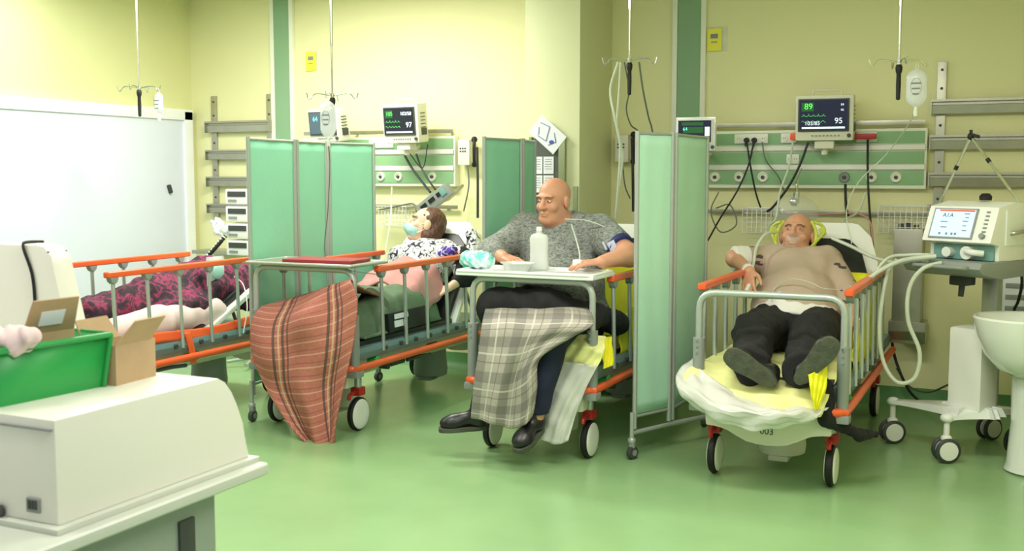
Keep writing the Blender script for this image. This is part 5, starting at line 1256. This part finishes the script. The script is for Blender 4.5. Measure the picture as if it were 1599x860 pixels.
# linen on the second stretcher
solo('pillow', sdf('p', [cap(at(690, 362, 6.96), at(735, 372, 6.99), .075, .075, .04), cap(at(700, 395, 6.88), at(738, 405, 6.9), .07, .07, .05)], .008, fold=.008, ffreq=20), 'whitecloth', 'white crumpled pillow behind the head of the masked woman', 'pillow', at(715, 400, 6.9))
solo('jacket', sdf('p', [cap(at(738, 365, 6.86), at(742, 430, 6.72), .04, .05, .04), cap(at(725, 385, 6.84), at(735, 430, 6.74), .03, .04, .04)], .007, fold=.01, ffreq=34), 'gown', 'black and white garment hanging over the backrest edge beside the masked woman', 'garment', at(740, 430, 6.75))
def over_legs(x, y):
    z = .54
    for a, b, r in ((V((-3.88, 5.86)), V((-3.86, 6.3)), .13), (V((-3.60, 5.86)), V((-3.62, 6.3)), .13), (V((-3.9, 5.4)), V((-3.88, 5.86)), .10), (V((-3.66, 5.4)), V((-3.6, 5.86)), .10)):
        p = V((x, y)); ab = b-a; t = max(0, min(1, (p-a).dot(ab)/ab.length_squared)); dd = (p-a-ab*t).length
        z = max(z, .64+ (.10 if y > 5.7 else .06)*1.0-(dd/r)**2*.06)
    return z+.008*math.sin(x*31+2*math.sin(y*9))+.006*math.sin(y*27+x*11)
def bl(u, v):
    x = -4.07+.62*u; y = 5.35+.92*v; e = min(u, 1-u)
    z = over_legs(x, y)+.05*math.sin(PI*v)
    z -= (.12*(1-e/.10)**1.5 if e < .10 else 0)
    return V((x, y, max(z, .545)))
m = MB(); m.sheet(bl, 50, 60); solo('blanket', m, 'greencloth', 'grey green blanket covering the legs of the masked woman', 'blanket', (-3.76, 5.8, .55), solid=.014)
def pk(u, v):
    x = -4.02+.56*u; y = 5.98+.38*v; e = min(u, 1-u)
    return V((x, y, .755+.10*math.sin(PI*u)+.08*v-.06*(1-v)**2+.012*math.sin(x*33+4*y)+.008*math.sin(y*41)-(.12*(1-e/.12) if e < .12 else 0)))
m = MB(); m.sheet(pk, 40, 36); solo('blanket', m, 'pinkcloth', 'dusty pink cloth over the lap of the masked woman', 'blanket', (-3.76, 6.2, .8), solid=.012)
c = at(625, 495, 5.75); T = Thing('document_folder', 'black folder with white labels standing behind the bars of the second stretcher', 'folder', V((-3.47, 5.8, .53)))
m = MB(); m.box((-3.455, 5.85, .60), (.03, .50, .12), rot=(0, -.12, 0), bev=.008); fo = T.part('cover', m, 'black')
m = MB(); m.box((-3.437, 5.74, .635), (.004, .16, .03), rot=(0, -.12, 0)); m.box((-3.436, 5.71, .59), (.004, .10, .04), rot=(0, -.12, 0)); T.part('white_label', m, 'paper', fo)

# red plaid blanket
M['redplaid'] = plaid('red_plaid', (172, 104, 90), [(1, .062, .0, .007, (206, 166, 144), .6), (1, .062, .040, .005, (110, 68, 60), .5), (0, .30, .15, .014, (66, 60, 58), .8), (0, .30, .178, .010, (206, 180, 140), .6), (0, .30, .198, .014, (66, 60, 58), .8), (0, .30, .226, .010, (66, 60, 58), .7)])
G = [[(470, 466, 5.75), (500, 462, 5.75), (530, 458, 5.75), (560, 457, 5.75), (596, 464, 5.75)],
     [(425, 474, 5.35), (455, 466, 5.35), (490, 456, 5.35), (525, 447, 5.32), (562, 448, 5.32)],
     [(404, 482, 5.16), (440, 484, 5.14), (478, 470, 5.12), (515, 450, 5.12), (549, 437, 5.12)],
     [(391, 508, 5.08), (428, 512, 5.04), (470, 500, 5.0), (515, 490, 5.04), (560, 468, 5.07)],
     [(392, 550, 5.04), (428, 558, 4.98), (468, 552, 5.03), (512, 545, 4.99), (556, 525, 5.06)],
     [(408, 596, 5.0), (436, 605, 5.03), (468, 606, 4.97), (506, 600, 5.02), (545, 578, 5.04)],
     [(434, 642, 4.98), (456, 652, 5.01), (482, 656, 4.97), (508, 648, 5.01), (534, 626, 5.03)],
     [(462, 672, 4.97), (476, 684, 5.0), (494, 690, 4.97), (511, 684, 5.0), (527, 664, 5.02)],
     [(482, 690, 4.97), (492, 697, 5.0), (503, 700, 4.98), (514, 698, 5.0), (523, 690, 5.02)]]
GP = [[at(*p) for p in r] for r in G]
m = MB(); m.sheet(lambda u, v: bspl(GP, u, v)+V((0, .02*math.sin(u*15+v*4+math.sin(v*6))*(v**.5), 0)), 60, 90, .62, 1.35)
solo('blanket', m, 'redplaid', 'red plaid blanket hanging over the foot end of the second stretcher down to the floor', 'blanket', (-3.75, 5.1, 0), solid=.010)
# tray of the second stretcher
T = Thing('foot_tray', 'thin grey metal tray on the foot frame above the red plaid blanket', 'tray', (X2, Y2+.2, .96))
m = MB(); m.box((-3.785, Y2+.20, .978), (.76, .40, .012), bev=.004); T.part('tray_sheet', m, 'steel')
m = MB(); m.bend([(-4.15, Y2+.02, .982), (-4.15, Y2+.40, .982), (-3.42, Y2+.40, .982), (-3.42, Y2+.02, .982), (-4.15, Y2+.02, .982)], .03, .009); T.part('rim', m, 'tube')
m = MB(); m.box((-3.72, Y2+.22, .994), (.46, .24, .018), rot=(0, 0, .08), bev=.004); solo('folder', m, 'trayred', 'flat dark red folder lying on the thin grey metal tray', 'folder', (-3.72, Y2+.22, .985))

# ---------------------------------------------------------------- things of the middle stretcher
T = Thing('tray_table', 'white plastic tray top on the foot frame in front of the bald man', 'tray table', (-2.35, 5.32, .96))
m = MB(); m.box((-2.35, 5.315, .972), (.79, .33, .022), bev=.008); T.part('table_top', m, 'whiteg')
m = MB(); m.bend([(-2.735, 5.16, .985), (-2.735, 5.475, .985), (-1.965, 5.475, .985), (-1.965, 5.155, .985), (-2.735, 5.155, .985)], .03, .010); T.part('raised_rim', m, 'whiteg')
TZ = .984
c = at(809, 414, 5.27); c = V((c.x, 5.27, TZ+.001))
T = Thing('bowl', 'pale grey disposable bowl on the white tray top', 'bowl', c)
m = MB(); m.rings([(c+V((0, 0, z)), (r, r*.8)) for r, z in ((.062, 0), (.068, .003), (.085, .035), (.098, .042), (.098, .046), (.084, .045), (.066, .012), (.01, .010))], (0, 0, 1), 32); T.part('bowl_shell', m, 'bottle')
m = MB(); m.rings([(c+V((0, 0, z)), (r, r*.8)) for r, z in ((.075, .028), (.07, .034), (.01, .038))], (0, 0, 1), 24); T.part('food', m, 'pinkwhite')
c = at(842, 380, 5.40); c = V((c.x, 5.40, TZ+.001))
T = Thing('plastic_bottle', 'milky flat plastic bottle standing upright on the white tray top', 'bottle', c)
m = MB(); m.rings([(c+V((0, 0, z)), r) for r, z in (((.050, .030), 0), ((.056, .034), .008), ((.052, .032), .05), ((.051, .031), .12), ((.054, .033), .17), ((.046, .028), .188), ((.016, .014), .198), ((.014, .014), .215))], (0, 0, 1), 32); T.part('bottle_body', m, 'bottle')
m = MB(); m.cyl(c+V((0, 0, .212)), c+V((0, 0, .232)), .016, .015, n=18); T.part('cap', m, 'white')
c = at(744, 404, 5.32); c = V((c.x, 5.32, TZ+.045))
solo('tissue_pack', sdf('tp', [cap(c+V((-.055, 0, 0)), c+V((.055, 0, .004)), .042, .044, .03), ell(c+V((0, 0, .01)), (.08, .05, .04), None, .03), ell(c+V((.07, 0, .0)), (.03, .04, .034), None, .02)], .005, fold=.006, ffreq=70, clips=[((0, 0, TZ+.001), (0, 0, -1))]), 'teal', 'turquoise crinkled plastic pack at the left end of the white tray top', 'pack', c-V((0, 0, .045)))
m = MB(); m.sheet(lambda u, v: V((-2.56+.09*u, 5.155-.004*math.sin(u*9), .962-.05*v)), 8, 6); 
# black jacket on the lap
JC = [cap((-2.58, 5.27, .80), (-2.26, 5.27, .805), .09, .09, .05), cap((-2.26, 5.27, .80), (-2.05, 5.38, .74), .085, .065, .05), cap((-2.05, 5.42, .76), (-2.02, 5.7, .68), .06, .07, .05), cap((-2.60, 5.30, .78), (-2.60, 5.24, .72), .05, .035, .03), ell((-2.40, 5.42, .81), (.24, .14, .08), None, .05)]
solo('jacket', sdf('jk', JC, .008, fold=.008, ffreq=26, seed=11), 'blackcloth', 'black jacket bundled on the lap of the bald man under the tray', 'garment', (-2.4, 5.4, .73))
M['greyplaid'] = plaid('grey_plaid', (164, 158, 148), [(0, .19, .0, .06, (96, 94, 90), .5), (1, .19, .0, .06, (96, 94, 90), .5), (0, .19, .095, .010, (206, 202, 190), .6), (1, .19, .095, .010, (206, 202, 190), .6), (0, .19, .14, .007, (96, 80, 64), .5), (1, .19, .14, .007, (96, 80, 64), .5)], var=.06)
G = [[(765, 474, 5.36), (800, 474, 5.36), (840, 474, 5.36), (880, 476, 5.36), (915, 480, 5.36)],
     [(758, 484, 5.16), (795, 486, 5.13), (840, 486, 5.13), (885, 486, 5.13), (924, 490, 5.16)],
     [(752, 510, 4.99), (792, 508, 4.96), (835, 510, 4.95), (880, 508, 4.95), (925, 508, 5.0)],
     [(748, 545, 4.95), (785, 548, 4.91), (820, 545, 4.92), (852, 534, 4.93), (893, 526, 4.96)],
     [(742, 590, 4.93), (775, 595, 4.88), (805, 592, 4.93), (826, 577, 4.90), (842, 560, 4.93)],
     [(739, 628, 4.93), (768, 634, 4.88), (800, 635, 4.93), (825, 625, 4.90), (838, 605, 4.92)],
     [(737, 652, 4.93), (765, 660, 4.88), (797, 668, 4.93), (821, 662, 4.90), (832, 645, 4.92)]]
GP3 = [[at(*p) for p in r] for r in G]
m = MB(); m.sheet(lambda u, v: bspl(GP3, u, v)+V((0, .010*math.sin(u*23+v*5)*v, 0)), 60, 70, .60, .92)
solo('blanket', m, 'greyplaid', 'grey and beige checked blanket over the knees of the bald man', 'blanket', (-2.45, 5.0, .3), solid=.008)
# sheets hanging under him
def hang(grid, nm, mt, lab, solid=.003, wob=.008, loc=None):
    gp = [[at(*p) for p in r] for r in grid]
    m = MB(); m.sheet(lambda u, v: bspl(gp, u, v)+V((0, wob*math.sin(u*21+v*9)+wob*.7*math.sin(v*17-u*6), 0)), 36, 36, .5, .5)
    return solo(nm, m, mt, lab, 'sheet', loc or gp[0][0], solid=solid)
hang([[(868, 525, 5.26), (905, 522, 5.26), (945, 525, 5.28)], [(868, 540, 5.17), (905, 540, 5.16), (944, 545, 5.18)], [(864, 570, 5.13), (900, 572, 5.12), (932, 576, 5.14)]], 'bed_sheet', 'yellowsheet', 'pale yellow sheet over the foot end beside the navy trouser leg')
hang([[(866, 562, 5.12), (900, 566, 5.11), (932, 572, 5.125)], [(858, 600, 5.10), (888, 606, 5.085), (914, 610, 5.11)], [(850, 645, 5.09), (875, 650, 5.07), (898, 650, 5.10)], [(845, 686, 5.08), (868, 694, 5.06), (888, 688, 5.09)]], 'plastic_sheet', 'plastic_sheet', 'whitish translucent plastic sheet hanging beside the navy trouser leg', wob=.004)
hang([[(936, 528, 5.40), (955, 525, 5.45)], [(940, 550, 5.30), (957, 548, 5.35)], [(942, 576, 5.25), (958, 570, 5.28)]], 'bed_sheet', 'yellow', 'bright yellow sheet corner beside the foot frame of the bald man', wob=.004)

# ---------------------------------------------------------------- sheets of the right stretcher
G = [[(-1.41, 5.95, .57), (-1.25, 5.95, .545), (-1.07, 5.95, .54), (-.90, 5.95, .545), (-.76, 5.95, .56)],
     [(-1.43, 5.55, .56), (-1.25, 5.55, .55), (-1.07, 5.55, .56), (-.90, 5.55, .55), (-.75, 5.55, .55)],
     [(-1.44, 5.25, .56), (-1.25, 5.24, .535), (-1.07, 5.24, .535), (-.90, 5.24, .53), (-.77, 5.25, .52)],
     [(-1.46, 5.10, .52), (-1.25, 5.09, .47), (-1.07, 5.08, .47), (-.90, 5.09, .46), (-.78, 5.11, .45)],
     [(-1.44, 5.03, .44), (-1.25, 4.98, .41), (-1.07, 4.97, .40), (-.90, 5.0, .40), (-.80, 5.06, .39)]]
def wv(u, v, a=.008): return V((0, a*math.sin(u*19+v*7), a*math.sin(u*27-v*9)+a*.6*math.sin(v*31+u*8)))
m = MB(); m.sheet(lambda u, v: bspl(G, u, v)+wv(u, v, .006), 60, 60, .6, 1.0)
solo('bed_sheet', m, 'yellowsheet', 'pale yellow sheet under the shoes of the man in beige', 'sheet', (-1.08, 5.3, .5), solid=.004)
G2 = [[(-1.46, 5.40, .60), (-1.38, 5.15, .54), (-1.07, 5.02, .43), (-.90, 5.03, .43), (-.77, 5.10, .42)],
      [(-1.50, 5.14, .54), (-1.30, 4.96, .45), (-1.07, 4.93, .415), (-.92, 4.96, .42), (-.80, 5.04, .41)],
      [(-1.47, 5.04, .46), (-1.28, 4.93, .41), (-1.08, 4.92, .39), (-.93, 4.95, .39), (-.82, 5.03, .38)],
      [(-1.38, 5.02, .39), (-1.25, 4.94, .35), (-1.09, 4.94, .325), (-.96, 4.97, .345), (-.84, 5.04, .37)]]
m = MB(); m.sheet(lambda u, v: bspl(G2, u, v)+wv(u, v, .005), 70, 50, .6, .5)
solo('plastic_sheet', m, 'plastic_sheet', 'crinkled translucent plastic sheet around the foot end under the man in beige', 'sheet', (-1.1, 5.05, .4), solid=.002)
hang([[(1262, 585, 5.02), (1292, 572, 5.08)], [(1266, 612, 5.01), (1290, 606, 5.06)], [(1272, 640, 5.02), (1278, 640, 5.04)]], 'bed_sheet', 'yellow', 'bright yellow sheet corner hanging by the right foot of the man in beige', wob=.003)
a = math.radians(52); RB = Euler((a, 0, 0)).to_matrix()
for X_, lab in ((X4, 'bright yellow sheet on the lower backrest behind the man in beige'), (X3, 'bright yellow sheet on the lower backrest behind the bald man')):
    o_ = V((X_, Y4+1.08, .485))
    m = MB(); m.sheet(lambda u, v: o_+RB @ V((-.33+.66*u, -.02+.56*v+.02*math.sin(u*5), .062+.004*math.sin(u*20+v*9)-(.03 if u < .02 or u > .98 else 0))), 40, 24); solo('bed_sheet', m, 'yellow', lab, 'sheet', o_, solid=.003)
    m = MB(); m.sheet(lambda u, v: V((X_+.318+.008*math.sin(v*9+u*14), 5.70+.72*u, .50+(.16+.30*u)*v)), 24, 10); solo('bed_sheet', m, 'yellow', lab.replace('on the lower backrest', 'bunched inside the right rail'), 'sheet', V((X_+.318, 5.7, .5)), solid=.003)
# black bag hanging at the foot end corner
solo('black_strap', sdf('bs', [cap((-.80, 5.17, .52), (-.79, 5.16, .36), .035, .04, .03), cap((-.79, 5.16, .36), (-.66, 5.30, .27), .03, .028, .03), cap((-.66, 5.30, .27), (-.60, 5.42, .25), .028, .02, .02)], .006, fold=.004, ffreq=40), 'blackcloth', 'black strap bag drooping at the foot post of the right stretcher', 'strap', (-.76, 5.2, .3))

# ---------------------------------------------------------------- leftmost stretcher's load
solo('blanket', sdf('bm', [cap((-5.0, 4.75, .63), (-4.97, 5.25, .68), .14, .17, .08), cap((-4.97, 5.25, .70), (-4.90, 5.70, .78), .16, .18, .08), cap((-4.80, 5.55, .72), (-4.78, 5.95, .74), .14, .15, .08), ell((-5.1, 5.0, .62), (.14, .3, .11), None, .05), ell((-4.78, 5.35, .66), (.13, .25, .12), None, .05)], .011, fold=.016, ffreq=19, seed=13, clips=[((0, 0, .535), (0, 0, -1)), ((-5.24, 0, 0), (-1, 0, 0)), ((-4.60, 0, 0), (1, 0, 0))]), 'magenta',
     'magenta and black patterned blanket heaped on the leftmost stretcher', 'blanket', (-4.95, 5.3, .54))
solo('bed_sheet', sdf('ps', [cap((-4.74, 4.62, .585), (-4.72, 5.02, .60), .08, .10, .05), cap((-4.72, 5.02, .60), (-4.70, 5.50, .62), .10, .09, .05), cap((-4.95, 4.65, .56), (-4.75, 4.66, .57), .06, .07, .05)], .009, fold=.008, ffreq=16, clips=[((0, 0, .535), (0, 0, -1)), ((-4.585, 0, 0), (1, 0, 0))]), 'pinkwhite',
     'pinkish white padded sheet along the near edge of the leftmost stretcher', 'sheet', (-4.74, 5.0, .54))
T = Thing('stretcher_strap', 'orange belt running along the mattress of the leftmost stretcher', 'strap', (-4.60, 5.2, .50))
m = MB(); m.sheet(lambda u, v: V((-4.592+.012*v, 4.55+1.5*u, .56+.012*math.sin(u*9)-.06*v)), 30, 4); T.part('belt', m, 'orange', solid=.006)
m = MB(); m.sheet(lambda u, v: V((-4.570+.01*math.sin(v*3), 5.08+.05*u+.05*v, .545-.20*v)), 4, 12); T.part('belt_end', m, 'orange', solid=.006)
c = at(340, 410, 5.55)
T = Thing('mask_bag', 'clear plastic bag with a green print hanging on the rail of the leftmost stretcher', 'bag', c-V((0, 0, .2)))
def mb_(s_):
    return lambda u, v: c+V((-.02+.02*s_*math.sin(PI*u)*math.sin(PI*v), (u-.5)*.17, -.20*v+.04))
m = MB(); m.sheet(mb_(1), 12, 12); m.sheet(mb_(-1), 12, 12); bmesh.ops.remove_doubles(m.b, verts=m.b.verts, dist=.0005); T.part('bag', m, 'clearbag')
m = MB(); m.ell(c+V((.0, 0, -.06)), (.012, .055, .05)); T.part('green_mask', m, 'mask')
hose([(366, 432, 5.62), (380, 445, 5.6), (386, 480, 5.55), (380, 520, 5.5)], .004, 'white', 'thin white line dangling at the right end of the leftmost stretcher')
